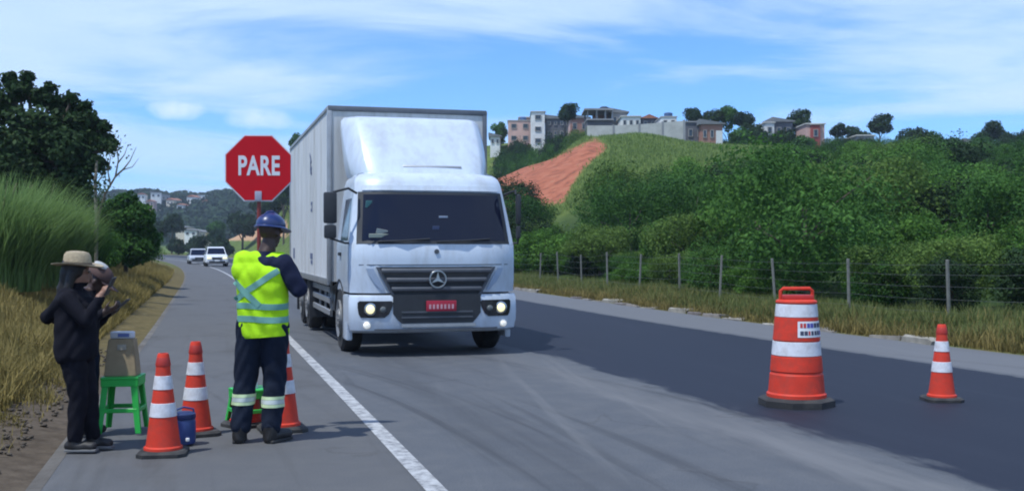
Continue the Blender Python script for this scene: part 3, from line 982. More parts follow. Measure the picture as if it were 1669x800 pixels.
# arching tall grass / bamboo-like clumps on the left bank
def blades(bx, by, bz, h, lean, az, w, rng, seg=4):
    """curved tapering blades -> verts, quads"""
    n = len(bx)
    t = np.linspace(0, 1, seg + 1)
    V = np.zeros((n, (seg + 1) * 2, 3))
    dx = np.cos(az); dy = np.sin(az)
    sx = -dy; sy = dx
    for i, tt in enumerate(t):
        o = lean * tt ** 2
        zz = h * (tt - 0.22 * (lean / np.maximum(h, .01)) * tt ** 2)
        ww = w * (1 - tt) ** 0.7 * 0.5 + 0.001
        V[:, 2 * i, 0] = bx + dx * o - sx * ww; V[:, 2 * i, 1] = by + dy * o - sy * ww; V[:, 2 * i, 2] = bz + zz
        V[:, 2 * i + 1, 0] = bx + dx * o + sx * ww; V[:, 2 * i + 1, 1] = by + dy * o + sy * ww; V[:, 2 * i + 1, 2] = bz + zz
    base = (np.arange(n) * (seg + 1) * 2)[:, None]
    F = np.concatenate([base + np.array([[2 * i, 2 * i + 1, 2 * i + 3, 2 * i + 2]]) for i in range(seg)], 0)
    order = np.arange(n * seg).reshape(seg, n).T.ravel()
    F = F[order]
    return V.reshape(-1, 3), F
def grass_clump(name, px, ybase, d, w, h, n, label, material, seed):
    rng = np.random.default_rng(seed)
    p = at(px, ybase, d); z0 = gz(p.x, p.y)
    o = empty(name, (p.x, p.y, z0))
    r = w / 2 * np.sqrt(rng.random(n)); a = rng.uniform(0, 6.283, n)
    bx = r * np.cos(a) * 0.8; by = r * np.sin(a) * 0.6
    hh = h * rng.uniform(0.45, 1.0, n) * (1 - 0.35 * (r / (w / 2)) ** 2)
    lean = hh * rng.uniform(0.15, 0.65, n)
    az = np.where(rng.random(n) < 0.75, a + rng.normal(0, 0.7, n), rng.uniform(0, 6.28, n))
    V, F = blades(bx, by, np.full(n, -0.1), hh, lean, az, rng.uniform(0.025, 0.045, n), rng)
    t = np.repeat(np.clip(rng.normal(0.5, 0.3, n), 0, 1), 4)
    link('leaf_blades', fast_mesh('leaf_blades', V, F, [material], tint=t), o)
    # old canes inside
    mb = MB()
    for i in range(14):
        aa = rng.uniform(0, 6.28); q = w * 0.3 * rng.random()
        b = Vector((q * math.cos(aa) * .8, q * math.sin(aa) * .6, -0.1))
        mb.tube([b, b + Vector((0.1 * math.cos(aa), 0.1 * math.sin(aa), h * 0.5)), b + Vector((0.35 * math.cos(aa), 0.35 * math.sin(aa), h * 0.8))], [0.02, 0.015, 0.006], 5)
    mb.build('cane', mat('cane_' + name + str(seed), (0.16, 0.16, 0.07), 0.8), o)
    return tag(o, label, 'tall grass', 'tall grass clumps on the left bank')
grass_clump('tall_grass', 15, 430, 24.5, 3.0, 2.9, 6500, 'arching tall green grass clump at the left edge below the big tree', LEAF_G, 1)
grass_clump('tall_grass', 70, 425, 27.5, 2.6, 2.5, 5500, 'arching tall green grass clump between the left edge and the bare tree', LEAF_G, 2)
grass_clump('tall_grass', -30, 430, 21.0, 2.6, 2.6, 5000, 'tall green grass clump cut by the left edge of the picture', LEAF_G, 3)
grass_clump('tall_grass', 118, 412, 33, 2.2, 2.0, 3500, 'darker tall grass clump right at the foot of the bare tree', LEAF_B, 4)

def round_bush():
    d = 42.0
    p = at(205, 405, d); z0 = gz(p.x, p.y)
    s = F_PX / d
    lob = []
    for (px, py, r, dy) in [(205, 372, 46, 0), (190, 350, 34, 0), (225, 362, 30, -.4), (238, 385, 24, -.3), (176, 378, 34, .2), (200, 330, 24, 0), (215, 395, 34, -.5), (185, 400, 30, -.3), (236, 404, 24, -.5), (244, 392, 18, -.4), (212, 412, 26, -.8), (180, 412, 24, -.6), (228, 345, 20, 0)]:
        q = at(px, py, d + dy); lob.append((q.x - p.x, q.y - p.y, q.z - z0, r / s, r / s, r / s * .95))
    o = empty('round_bush', (p.x, p.y, z0))
    link('crown', crown_mesh('bush_crown', lob, 24000, 0.15, LEAF_B, 421, shell=0.45), o)
    trunk_mb(1.6, 0.08, 5, 5, 0.9).build('stem', BARK, o)
    tag(o, 'rounded bright green bush on the left bank where the road bends', 'bush')
round_bush()
for k, (px, d, i, s, lab) in enumerate([(110, 44, 3, 1.0, 'dark shrub behind the tall grass and the bare tree'), (60, 38, 3, 1.1, 'dark shrub under the big left tree'), (-20, 36, 3, 1.1, 'dark shrub at the left edge under the big tree'), (160, 52, 0, 0.9, 'green shrub behind the bare tree trunk'), (225, 62, 0, 0.7, 'green shrub half hidden behind the round bush'), (150, 38, 1, .62, 'low green shrub between the bare tree and the round bush')]):
    p = at(px, 402, d)
    place_shrub(i, p.x, p.y, s, k * 1.3, lab, 'shrubs on the left bank')

# grass: uncountable blades
def grass_field(name, n, ufun, yfun, hr, wr, material, seed, label, tlo=0.2, thi=0.8, maskf=None, lean=0.5):
    rng = np.random.default_rng(seed)
    u = ufun(rng, n); y = yfun(rng, n)
    x = u + c_off(y)
    if maskf is not None:
        k = maskf(x, y, u, rng); x = x[k]; y = y[k]; u = u[k]
    n = len(x)
    z = ground_z(x, y) - 0.02
    tuft = 0.5 + 0.5 * np.sin(x * 2.3 + 1.7 * np.sin(y * 1.1)) * np.sin(y * 1.9 + 1.3 * np.sin(x * 0.9))
    h = rng.uniform(hr[0], hr[1], n) * (0.55 + 0.7 * tuft)
    V, F = blades(x, y, z, h, h * rng.uniform(0.1, lean * 1.5, n), rng.uniform(0, 6.28, n), rng.uniform(wr[0], wr[1], n), rng, seg=2)
    t = np.repeat(np.clip(rng.uniform(tlo, thi, n) + 0.3 * (tuft - 0.5), 0, 1), 2)
    o = link(name, fast_mesh(name, V, F, [material], tint=t))
    return tag(o, label, 'grass', kind='stuff')
DRYMASK = lambda x, y, u, rng: rng.random(len(x)) < (0.25 + 0.75 * (0.5 + 0.5 * np.sin(x * 0.8 + 2 * np.sin(y * 0.35))) ** 1.0)
grass_field('dry_grass', 110000, lambda r, n: -1.78 - 9.5 * r.random(n) ** 1.45, lambda r, n: 9.3 + 46 * r.random(n) ** 1.25, (0.14, 0.42), (0.008, 0.018), DRY, 21, 'dry yellow grass on the left roadside bank', maskf=DRYMASK)
grass_field('green_grass', 70000, lambda r, n: -3.4 - 12 * r.random(n), lambda r, n: 9 + 60 * r.random(n) ** 1.2, (0.12, 0.34), (0.009, 0.02), LEAF_G, 22, 'green grass among the dry grass on the left bank', 0.1, 0.6, maskf=lambda x, y, u, rng: rng.random(len(x)) < 0.15 + 0.85 * smooth(-4.5, -7.5, u))
grass_field('verge_grass', 90000, lambda r, n: 11.55 + 3.6 * r.random(n), lambda r, n: 6 + 84 * r.random(n) ** 1.15, (0.12, 0.40), (0.010, 0.022), VERGE, 23, 'green verge grass between the right kerb and the wire fence', 0.0, 0.65)
grass_field('dry_verge_grass', 60000, lambda r, n: 11.28 + 3.0 * r.random(n) ** 1.5, lambda r, n: 6 + 84 * r.random(n) ** 1.15, (0.10, 0.36), (0.008, 0.018), DRY, 24, 'dry straw coloured grass along the right kerb', maskf=DRYMASK)
grass_field('bank_edge_grass', 60000, lambda r, n: -1.72 - 2.2 * r.random(n) ** 1.2, lambda r, n: 10.5 + 60 * r.random(n) ** 1.1, (0.10, 0.34), (0.012, 0.026), DRY, 25, 'dry grass leaning over the left gutter edge', 0.0, 0.7)
grass_field('kerb_grass', 45000, lambda r, n: 11.24 + 1.3 * r.random(n), lambda r, n: 6 + 80 * r.random(n) ** 1.1, (0.07, 0.26), (0.012, 0.024), DRY, 26, 'dry tufts growing over the right kerb', 0.0, 0.75)
grass_field('near_bank_weeds', 26000, lambda r, n: -1.36 - 2.0 * r.random(n) ** .8, lambda r, n: 7.0 + 8 * r.random(n), (0.03, 0.17), (0.006, 0.014), DRY, 27, 'sparse weeds on the bare earth at the near left edge', 0.0, 0.6, maskf=lambda x, y, u, rng: rng.random(len(x)) < 0.15 + 0.85 * (np.sin(x * 3.1 + y * 1.7) * np.sin(y * 2.3) > 0.2))
def clods():
    rng = np.random.default_rng(77)
    n = 1600
    u = -1.30 - 1.5 * rng.random(n) ** 1.1; y = 5.5 + 12 * rng.random(n); x = u + c_off(y)
    z = ground_z(x, y) + 0.012
    bm = bmesh.new(); bmesh.ops.create_icosphere(bm, subdivisions=1, radius=1.0)
    v0 = np.array([v.co[:] for v in bm.verts]); f0 = np.array([[q.index for q in f.verts] for f in bm.faces]); bm.free()
    s_ = rng.uniform(0.006, 0.03, n) ** 1.0
    V = v0[None] * (s_[:, None, None] * rng.uniform(.6, 1.3, (n, len(v0), 1))) * np.array([1, 1, .6]) + np.stack([x, y, z], 1)[:, None]
    F = (f0[None] + (np.arange(n) * len(v0))[:, None, None]).reshape(-1, 3)
    o = link('clods', fast_mesh('clods', V.reshape(-1, 3), F, [mat('earth_clods', (0.085, 0.068, 0.05), .95, var=.5, scale=3)]))
    tag(o, 'crumbs of earth and gravel along the near left road edge', 'gravel', kind='stuff')
clods()
HILLG = leaf_mat('hill_grass_green', (0.11, 0.165, 0.042), (0.23, 0.31, 0.09), 0.3)
def hill_grass():
    rng = np.random.default_rng(31)
    n = 60000
    px = rng.uniform(860, 1300, n); d = rng.uniform(80, 140, n)
    l = (px - 834.5) / F_PX * d
    x = FWD[0] * d + RGT[0] * l; y = FWD[1] * d + RGT[1] * l
    z = ground_z(x, y); py = HOR - (z - CAM_H) / d * F_PX
    red = poly_sd(px, py, [(972, 224), (900, 256), (812, 282), (770, 300), (770, 350), (850, 340), (918, 330), (938, 292), (965, 262), (990, 241)])
    k = (red > rng.normal(4, 5, n)); x, y, z = x[k], y[k], z[k]; n = len(x)
    h = rng.uniform(0.15, 0.5, n)
    V, F = blades(x, y, z - .05, h, h * rng.uniform(.1, .7, n), rng.uniform(0, 6.28, n), rng.uniform(.05, .11, n), rng, seg=2)
    t = np.repeat(np.clip(rng.uniform(0.25, .85, n), 0, 1), 2)
    tag(link('hill_grass', fast_mesh('hill_grass', V, F, [HILLG], tint=t)), 'bright green grass on the open hillside below the pale wall', 'grass', kind='stuff')
hill_grass()

# ------------------------------------------------------------------ wire fence on the right
def fence():
    root = empty('wire_fence', (14.0, 30, 0.1))
    tag(root, 'wire fence on slim concrete posts along the right verge', 'fence')
    pm = mat('fence_post_concrete', (0.17, 0.17, 0.15), 0.9, var=0.25, scale=6, bump=0.3)
    post = MB().box((0, 0, 0.40), (0.058, 0.058, 1.76), 0.01, seg=1).mesh('fence_post', pm)
    spots = []
    for px in (1547, 1384, 1264, 1173, 1108, 1042, 990, 948, 910, 880):
        k = (px - 834.5) / F_PX
        d = 14.0 / (FWD[0] + k * RGT[0])
        spots.append(Vector((14.0, FWD[1] * d + RGT[1] * k * d, 0)))
    ys = sorted(v.y for v in spots)
    ys = [ys[0] - 9.5, ys[0] - 6.2, ys[0] - 3.2] + ys + [ys[-1] + 7, ys[-1] + 14, ys[-1] + 22, ys[-1] + 30]
    tops = []
    for i, y in enumerate(ys):
        x = 14.0 + float(c_off(y)); z = gz(x, y)
        o = link('fence_post', post, root)
        o.location = Vector((x, y, z)) - root.location
        o.rotation_euler = (random.uniform(-.05, .05), random.uniform(-.06, .06), random.uniform(-.2, .2))
        tops.append(Vector((x, y, z)))
    wm = mat('fence_wire', (0.16, 0.16, 0.155), 0.6, metal=0.5)
    for hz in (0.25, 0.50, 0.75, 0.98, 1.18):
        mb = MB()
        pts = []
        for a, b in zip(tops, tops[1:]):
            pts += [a + Vector((-.05, 0, hz)), a.lerp(b, 0.5) + Vector((-.05, 0, hz - 0.025))]
        pts.append(tops[-1] + Vector((-.05, 0, hz)))
        mb.tube([p - root.location for p in pts], 0.003, 5)
        mb.build('wire', wm, root)
fence()

# ------------------------------------------------------------------ buildings
WALLS = dict(
    white=mat('white_render', (0.74, 0.73, 0.70), 0.85, var=0.08, scale=1.0, dirt=((0.35, 0.32, 0.28), 0.5, 0.6)),
    cream=mat('cream_render', (0.62, 0.54, 0.42), 0.85, var=0.1, scale=1.0, dirt=((0.3, 0.25, 0.2), 0.5, 0.6)),
    pink=mat('pink_render', (0.55, 0.36, 0.31), 0.85, var=0.1, scale=1.0, dirt=((0.3, 0.2, 0.17), 0.5, 0.6)),
    red=mat('red_render', (0.30, 0.07, 0.06), 0.85, var=0.15, scale=1.0),
    grey=mat('grey_render', (0.27, 0.27, 0.28), 0.9, var=0.12, scale=1.0, dirt=((0.12, 0.12, 0.12), 0.6, 0.6)),
    dark=mat('dark_grey_render', (0.11, 0.11, 0.125), 0.9, var=0.15, scale=1.0),
    conc=mat('pale_concrete_block', (0.47, 0.46, 0.43), 0.9, var=0.12, scale=0.8, dirt=((0.24, 0.23, 0.2), 0.6, 0.5)))
def brick_mat():
    m, nt, b = new_mat('hollow_brick')
    N = nt.nodes.new; L = nt.links.new
    tc = N('ShaderNodeTexCoord')
    bt = N('ShaderNodeTexBrick'); bt.inputs['Scale'].default_value = 3.0
    bt.inputs['Color1'].default_value = (0.33, 0.13, 0.085, 1); bt.inputs['Color2'].default_value = (0.26, 0.11, 0.075, 1); bt.inputs['Mortar'].default_value = (0.35, 0.31, 0.28, 1)
    mp = N('ShaderNodeMapping'); mp.inputs['Rotation'].default_value = (R(90), 0, 0)
    L(tc.outputs['Object'], mp.inputs[0]); L(mp.outputs[0], bt.inputs['Vector']); L(bt.outputs['Color'], b.inputs['Base Color']); b.inputs['Roughness'].default_value = 0.9
    return m
WALLS['brick'] = brick_mat()
ROOFT = mat('clay_tile_roof', (0.30, 0.13, 0.08), 0.9, var=0.3, scale=2.0)
ROOFF = mat('fibre_cement_roof', (0.16, 0.165, 0.17), 0.9, var=0.2, scale=1.0)
PANE = glass_mat('dark_window_pane', (0.02, 0.025, 0.03), 0.1)
FRAME = mat('window_frame', (0.30, 0.28, 0.26), 0.7)
DOORM = mat('painted_door', (0.62, 0.62, 0.60), 0.6)
def house(px0, px1, ytop, ybot, d, wall, label, roof='flat', storeys=1, bays=2, depth=6.0, yaw=0.0, door=False, bld='house', group='houses on the hilltop', front=None):
    p = at((px0 + px1) / 2, ybot, d)
    w = (px1 - px0) / F_PX * d
    h = (ybot - ytop) / F_PX * d
    base_drop = max(0.0, p.z - gz(p.x, p.y)) + 1.6
    o = empty(bld, (p.x, p.y, p.z), -YAW + yaw)
    wm = WALLS[wall]
    MB().box((0, depth / 2, (h - base_drop) / 2), (w, depth, h + base_drop), 0.03, seg=1).build('wall', wm, o, shade=False)
    if front:
        MB().box((0, -0.02, h / 2), (w * 0.98, 0.05, h * 0.98), 0).build('front_wall', WALLS[front], o, shade=False)
    if roof == 'flat':
        MB().box((0, depth / 2, h + 0.09), (w + 0.3, depth + 0.3, 0.18), 0.02, seg=1).build('roof', WALLS['conc'] if wall != 'dark' else WALLS['grey'], o, shade=False)
    elif roof == 'shed':
        mb = MB(); mb.prism([(-w / 2 - .3, h), (w / 2 + .3, h), (w / 2 + .3, h + .16), (-w / 2 - .3, h + 0.7)], -0.3, depth + .3); mb.build('roof', ROOFF, o, shade=False)
    elif roof == 'gable':
        mb = MB(); mb.prism([(-w / 2 - .35, h - .02), (w / 2 + .35, h - .02), (0, h + w * 0.22 + .1)], -0.35, depth + .35); mb.build('roof', ROOFT, o, shade=False)
    if roof == 'tank':
        MB().box((0, depth / 2, h + 0.06), (w + 0.2, depth + 0.2, 0.12)).build('roof', WALLS['conc'], o, shade=False)
        mb = MB(); mb.lathe([(0.55, 0), (0.62, 0.7), (0.5, 0.82), (0.2, 0.88)], 16, (w * .15, depth * .5, h + 0.12)); mb.build('water_tank', mat('blue_water_tank', (0.05, 0.10, 0.22), 0.5), o)
    sh = h / storeys
    ww = min(1.0, w / bays * 0.42); wh = min(0.95, sh * 0.36)
    for s in range(storeys):
        for b in range(bays):
            cx = -w / 2 + w * (b + 0.5) / bays; cz = sh * s + sh * 0.56
            if door and s == 0 and b == bays - 1:
                MB().box((cx, -0.06, min(2.0, sh * .8) / 2), (0.85, 0.07, min(2.0, sh * .8))).build('door', DOORM, o, shade=False)
                continue
            win = MB()
            for (a, c_, e, f) in ((cx, cz + wh / 2, ww + .12, .08), (cx, cz - wh / 2, ww + .12, .08), (cx - ww / 2, cz, .08, wh - .08), (cx + ww / 2, cz, .08, wh - .08)):
                win.box((a, -0.075, c_), (e, 0.09, f))
            wo = win.build('window', FRAME, o, shade=False)
            MB().box((cx, -0.05, cz), (ww - .06, 0.02, wh - .06)).build('pane', PANE, wo, shade=False)
    return tag(o, label, 'building' if bld != 'house' else 'house', group)
house(799, 815, 223, 240, 185, 'white', 'small low white house right beside the truck roof', 'shed', 1, 2)
house(828, 866, 197, 236, 186, 'pink', 'pinkish two storey house left of the white tower house', 'tank', 2, 2)
house(866, 888, 183, 240, 178, 'white', 'narrow white tower house, tallest of the left hillside group', 'flat', 3, 1, depth=7)
house(846, 870, 192, 226, 192, 'brick', 'bare brick house squeezed behind the white tower house', 'flat', 2, 1)
house(890, 931, 194, 226, 182, 'dark', 'long dark grey building right of the white tower house', 'shed', 2, 4)
house(929, 960, 193, 222, 172, 'pink', 'rosy brick house at the left end of the pale wall', 'shed', 1, 2, front='brick')
house(996, 1022, 184, 210, 158, 'grey', 'grey house just right of the open concrete frame house', 'shed', 1, 2)
house(1013, 1044, 191, 212, 152, 'white', 'bright white house with stepped top behind the pale wall', 'flat', 1, 3)
house(1046, 1070, 193, 212, 160, 'dark', 'low dark roofed house between two white houses behind the wall', 'gable', 1, 2)
house(1078, 1103, 191, 212, 153, 'white', 'white house with a small roof tank near the right end of the wall', 'tank', 1, 2)
house(1118, 1148, 200, 238, 147, 'dark', 'dark grey house touching the right end of the pale wall', 'flat', 1, 2)
house(1143, 1178, 203, 238, 145, 'brick', 'brick house with white door and window under the tree cluster', 'shed', 1, 3, door=True)
house(1247, 1262, 201, 226, 155, 'white', 'white gable end standing among trees on the ridge', 'flat', 1, 1)
house(1262, 1292, 199, 232, 157, 'dark', 'dark grey house right of the white gable end', 'shed', 1, 2)
house(1314, 1344, 203, 234, 152, 'pink', 'red house with pink side pillars between trees on the ridge', 'flat', 1, 1, front=None)
house(1322, 1337, 203.5, 234, 151.6, 'red', 'dark red front porch of the pink pillared house', 'flat', 1, 1, depth=0.9, bld='porch')
house(1397, 1425, 222, 236, 152, 'grey', 'low grey house left of the lone big round tree', 'flat', 1, 2)
house(1576, 1591, 234, 249, 150, 'white', 'small white house in the skyline dip near the right edge', 'shed', 1, 1)
house(1552, 1566, 238, 252, 156, 'grey', 'small grey house left of the white house in the skyline dip', 'shed', 1, 1)
# unfinished concrete frame house
def frame_house():
    d = 156.0
    p = at(978, 208, d)
    s = F_PX / d
    w = 44 / s
    o = empty('frame_house', (p.x, p.y, p.z), -YAW)
    cm = WALLS['grey']
    h1 = 12 / s; h2 = 28 / s
    MB().box((0, 3, h1 * 0.5 - 1), (w * .96, 5.4, h1 + 2)).build('wall', WALLS['dark'], o, shade=False)
    MB().box((0, 3, h1 + .1), (w, 6.2, .2)).build('floor_slab', cm, o, shade=False)
    MB().box((-0.2, 3, h2 + .12), (w * 1.06, 6.8, .24)).build('roof_slab', cm, o, shade=False)
    for x in (-w / 2 + .15, -w * .12, w * .2, w / 2 - .15):
        for y in (0.2, 5.8):
            MB().box((x, y, (h1 + h2) / 2 + .1), (.25, .25, h2 - h1 - .22)).build('column', cm, o, shade=False)
    MB().box((w * .1, 4.6, (h1 + h2) / 2), (w * .6, .2, h2 - h1 - .3)).build('back_wall', WALLS['brick'], o, shade=False)
    mb = MB(); mb.lathe([(0.6, 0), (0.66, .5), (.4, .65)], 16, (w * .22, 3, h2 + .24)); mb.build('water_tank', mat('dark_tank', (0.03, 0.04, 0.07), 0.5), o)
    tag(o, 'open concrete frame house with flat slab roof above the pale wall', 'house', 'houses on the hilltop')
frame_house()
def hill_wall():
    root = empty('boundary_wall', at(1035, 226, 141))
    pts = [(957, 205, 236), (1000, 205, 230), (1042, 203, 230), (1080, 200, 236), (1115, 197, 244)]
    P = [(at(a, 400, 141.5 - 1.5 * (i % 2) * 0), t, b) for i, (a, t, b) in enumerate(pts)]
    for (a, t0, b0), (b, t1, b1) in zip(P, P[1:]):
        za = CAM_H + (HOR - t0) / F_PX * 141.5; zb = CAM_H + (HOR - t1) / F_PX * 141.5
        la = min(gz(a.x, a.y), CAM_H + (HOR - b0) / F_PX * 141.5) - 1.0; lb_ = min(gz(b.x, b.y), CAM_H + (HOR - b1) / F_PX * 141.5) - 1.0
        mb = MB()
        dv = Vector((b.x - a.x, b.y - a.y, 0)).normalized(); nv = Vector((-dv.y, dv.x, 0)) * 0.1
        vv = [mb.bm.verts.new(Vector((q.x, q.y, z)) + sgn * nv - root.location) for sgn in (-1, 1) for (q, z) in ((a, la), (b, lb_), (b, zb), (a, za))]
        for f in ((0, 1, 2, 3), (7, 6, 5, 4), (0, 4, 5, 1), (1, 5, 6, 2), (2, 6, 7, 3), (3, 7, 4, 0)): mb.bm.faces.new([vv[i] for i in f])
        mb.build('wall_panel', WALLS['conc'], root, shade=False)
        MB().box(Vector((b.x, b.y, (zb + lb_) / 2 + .06)) - root.location, (.28, .28, zb - lb_ + .1), rot=Euler((0, 0, -YAW))).build('pillar', WALLS['grey'], root, shade=False)
    tag(root, 'long pale concrete boundary wall on the grassy hilltop', 'wall')
hill_wall()
# valley houses and far hill houses
for (a, b, t, bt, d, w_, rf, lab) in [
    (286, 302, 371, 381, 330, 'cream', 'shed', 'cream gabled valley house, leftmost of the three beyond the road bend'),
    (300, 321, 376, 386, 318, 'white', 'shed', 'long white valley house, middle of the three beyond the road bend'),
    (324, 336, 379, 387, 318, 'cream', 'shed', 'small pale valley house, right of the long white one'),
    (224, 236, 317, 327, 560, 'white', 'gable', 'white house at the left end of the far hill village'),
    (246, 262, 314, 325, 565, 'white', 'shed', 'wide white house second in the far hill village'),
    (238, 250, 328, 338, 540, 'pink', 'gable', 'pinkish house below the wide white house on the far hill'),
    (264, 276, 318, 329, 580, 'grey', 'shed', 'grey house beside the wide white house on the far hill'),
    (270, 284, 326, 337, 560, 'cream', 'gable', 'cream house at the middle of the far hill village'),
    (304, 318, 321, 334, 570, 'white', 'gable', 'white house left in the right hand far cluster'),
    (322, 336, 318, 327, 590, 'white', 'shed', 'white house at the top of the right hand far cluster'),
    (330, 342, 328, 338, 565, 'pink', 'gable', 'pinkish house low in the right hand far cluster'),
    (350, 364, 328, 340, 575, 'cream', 'gable', 'cream house nearest to the stop sign on the far hill'),
    (362, 372, 318, 336, 600, 'grey', 'flat', 'tall grey block half hidden by the stop sign'),
    (288, 298, 334, 342, 545, 'white', 'gable', 'small white house low between the two far clusters')]:
    house(a, b, t, bt, d, w_, lab, rf, 1, 2, depth=7, group='houses in the valley' if d < 400 else 'houses on the far hill', yaw=random.uniform(-.3, .3))

# ------------------------------------------------------------------ truck
TW = mat('truck_white_paint', (0.54, 0.60, 0.68), 0.34, var=0.05, scale=1.5, coat=0.4, dirt=((0.30, 0.29, 0.27), 0.5, 3.0), streak=(1.5, 1.5, 0.45))
TBOX = mat('box_panel_white', (0.62, 0.62, 0.61), 0.55, var=0.06, scale=0.8, dirt=((0.34, 0.32, 0.28), 0.75, 2.2), streak=(1.6, 1.6, 0.22))
TGREY = mat('box_frame_grey', (0.13, 0.14, 0.16), 0.5, metal=0.3, var=0.15)
TALU = mat('dull_aluminium', (0.42, 0.42, 0.42), 0.45, metal=0.7, var=0.15, scale=4)
TDARK = mat('dark_plastic', (0.022, 0.024, 0.028), 0.55, var=0.2)
TGRILLE = mat('grille_grey', (0.075, 0.08, 0.092), 0.45, var=0.15)
CHROME = mat('chrome', (0.50, 0.51, 0.53), 0.28, metal=1.0, var=0.03)
RUBBER = mat('tyre_rubber', (0.020, 0.020, 0.021), 0.85, var=0.25, scale=8, dirt=((0.10, 0.085, 0.07), 0.4, 4))
RIM = mat('steel_rim', (0.28, 0.28, 0.28), 0.5, metal=0.5, var=0.2, dirt=((0.12, 0.10, 0.08), 0.5, 5))
CHASSIS = mat('chassis_black', (0.03, 0.03, 0.032), 0.7, var=0.3, dirt=((0.12, 0.10, 0.085), 0.5, 3))
WIND = glass_mat('windscreen_glass', (0.006, 0.009, 0.024), 0.06, 0.3)
LAMP = emit_mat('lit_headlamp', (1.0, 0.88, 0.48), 0.9)
FOG = emit_mat('lit_fog_lamp', (1.0, 0.93, 0.80), 0.3)
LENS = glass_mat('lamp_housing', (0.02, 0.022, 0.026), 0.1)
MARK = mat('blue_grey_print', (0.12, 0.14, 0.22), 0.6)
PLATE = mat('red_plate', (0.36, 0.012, 0.035), 0.5)
WHITEP = mat('white_print', (0.75, 0.75, 0.75), 0.5)

def text_mesh(s, size, material, name, bold=0.0, sx=1.0, depth=0.001, spacing=1.0):
    cu = bpy.data.curves.new(name, 'FONT')
    cu.body = s; cu.size = size; cu.align_x = 'CENTER'; cu.align_y = 'CENTER'
    cu.offset = bold; cu.extrude = depth; cu.space_character = spacing
    o = bpy.data.objects.new(name, cu); COL.objects.link(o)
    dg = bpy.context.evaluated_depsgraph_get()
    me = bpy.data.meshes.new_from_object(o.evaluated_get(dg))
    bpy.data.objects.remove(o); bpy.data.curves.remove(cu)
    for v in me.vertices: v.co.x *= sx
    me.materials.clear(); me.materials.append(material)
    return me

def wheel(root, x, y, r, w, side, dual=False):
    """wheel on the given side (-1 left as seen, +1 right); tyre and rim are sub-parts"""
    o = empty('wheel'); o.parent = root; o.location = (x, y, r)
    n = 2 if dual else 1
    for k in range(n):
        cx = -side * (k * (w + 0.05) + w / 2)
        mb = MB()
        prof = [(r * 0.58, -w / 2), (r * 0.90, -w / 2), (r * 0.985, -w * 0.38), (r, -w * 0.2), (r, w * 0.2), (r * 0.985, w * 0.38), (r * 0.90, w / 2), (r * 0.58, w / 2)]
        mb.lathe(prof, 36, (cx, 0, 0), 'X')
        mb.build('tyre', RUBBER, o)
    mb = MB()
    q = [(r * 0.56, 0.0), (r * 0.56, 0.03), (r * 0.46, 0.0), (r * 0.30, -0.04), (r * 0.28, 0.03), (r * 0.12, 0.05)]
    pr = [(a, side * b) for a, b in q]
    mb.lathe(pr, 28, (0, 0, 0), 'X')
    for i in range(8):
        a = 2 * math.pi * i / 8
        mb.lathe([(0.018, -side * 0.02), (0.018, side * 0.05)], 6, (0, r * .2 * math.cos(a), r * .2 * math.sin(a)), 'X')
    mb.build('rim', RIM, o)
    return o

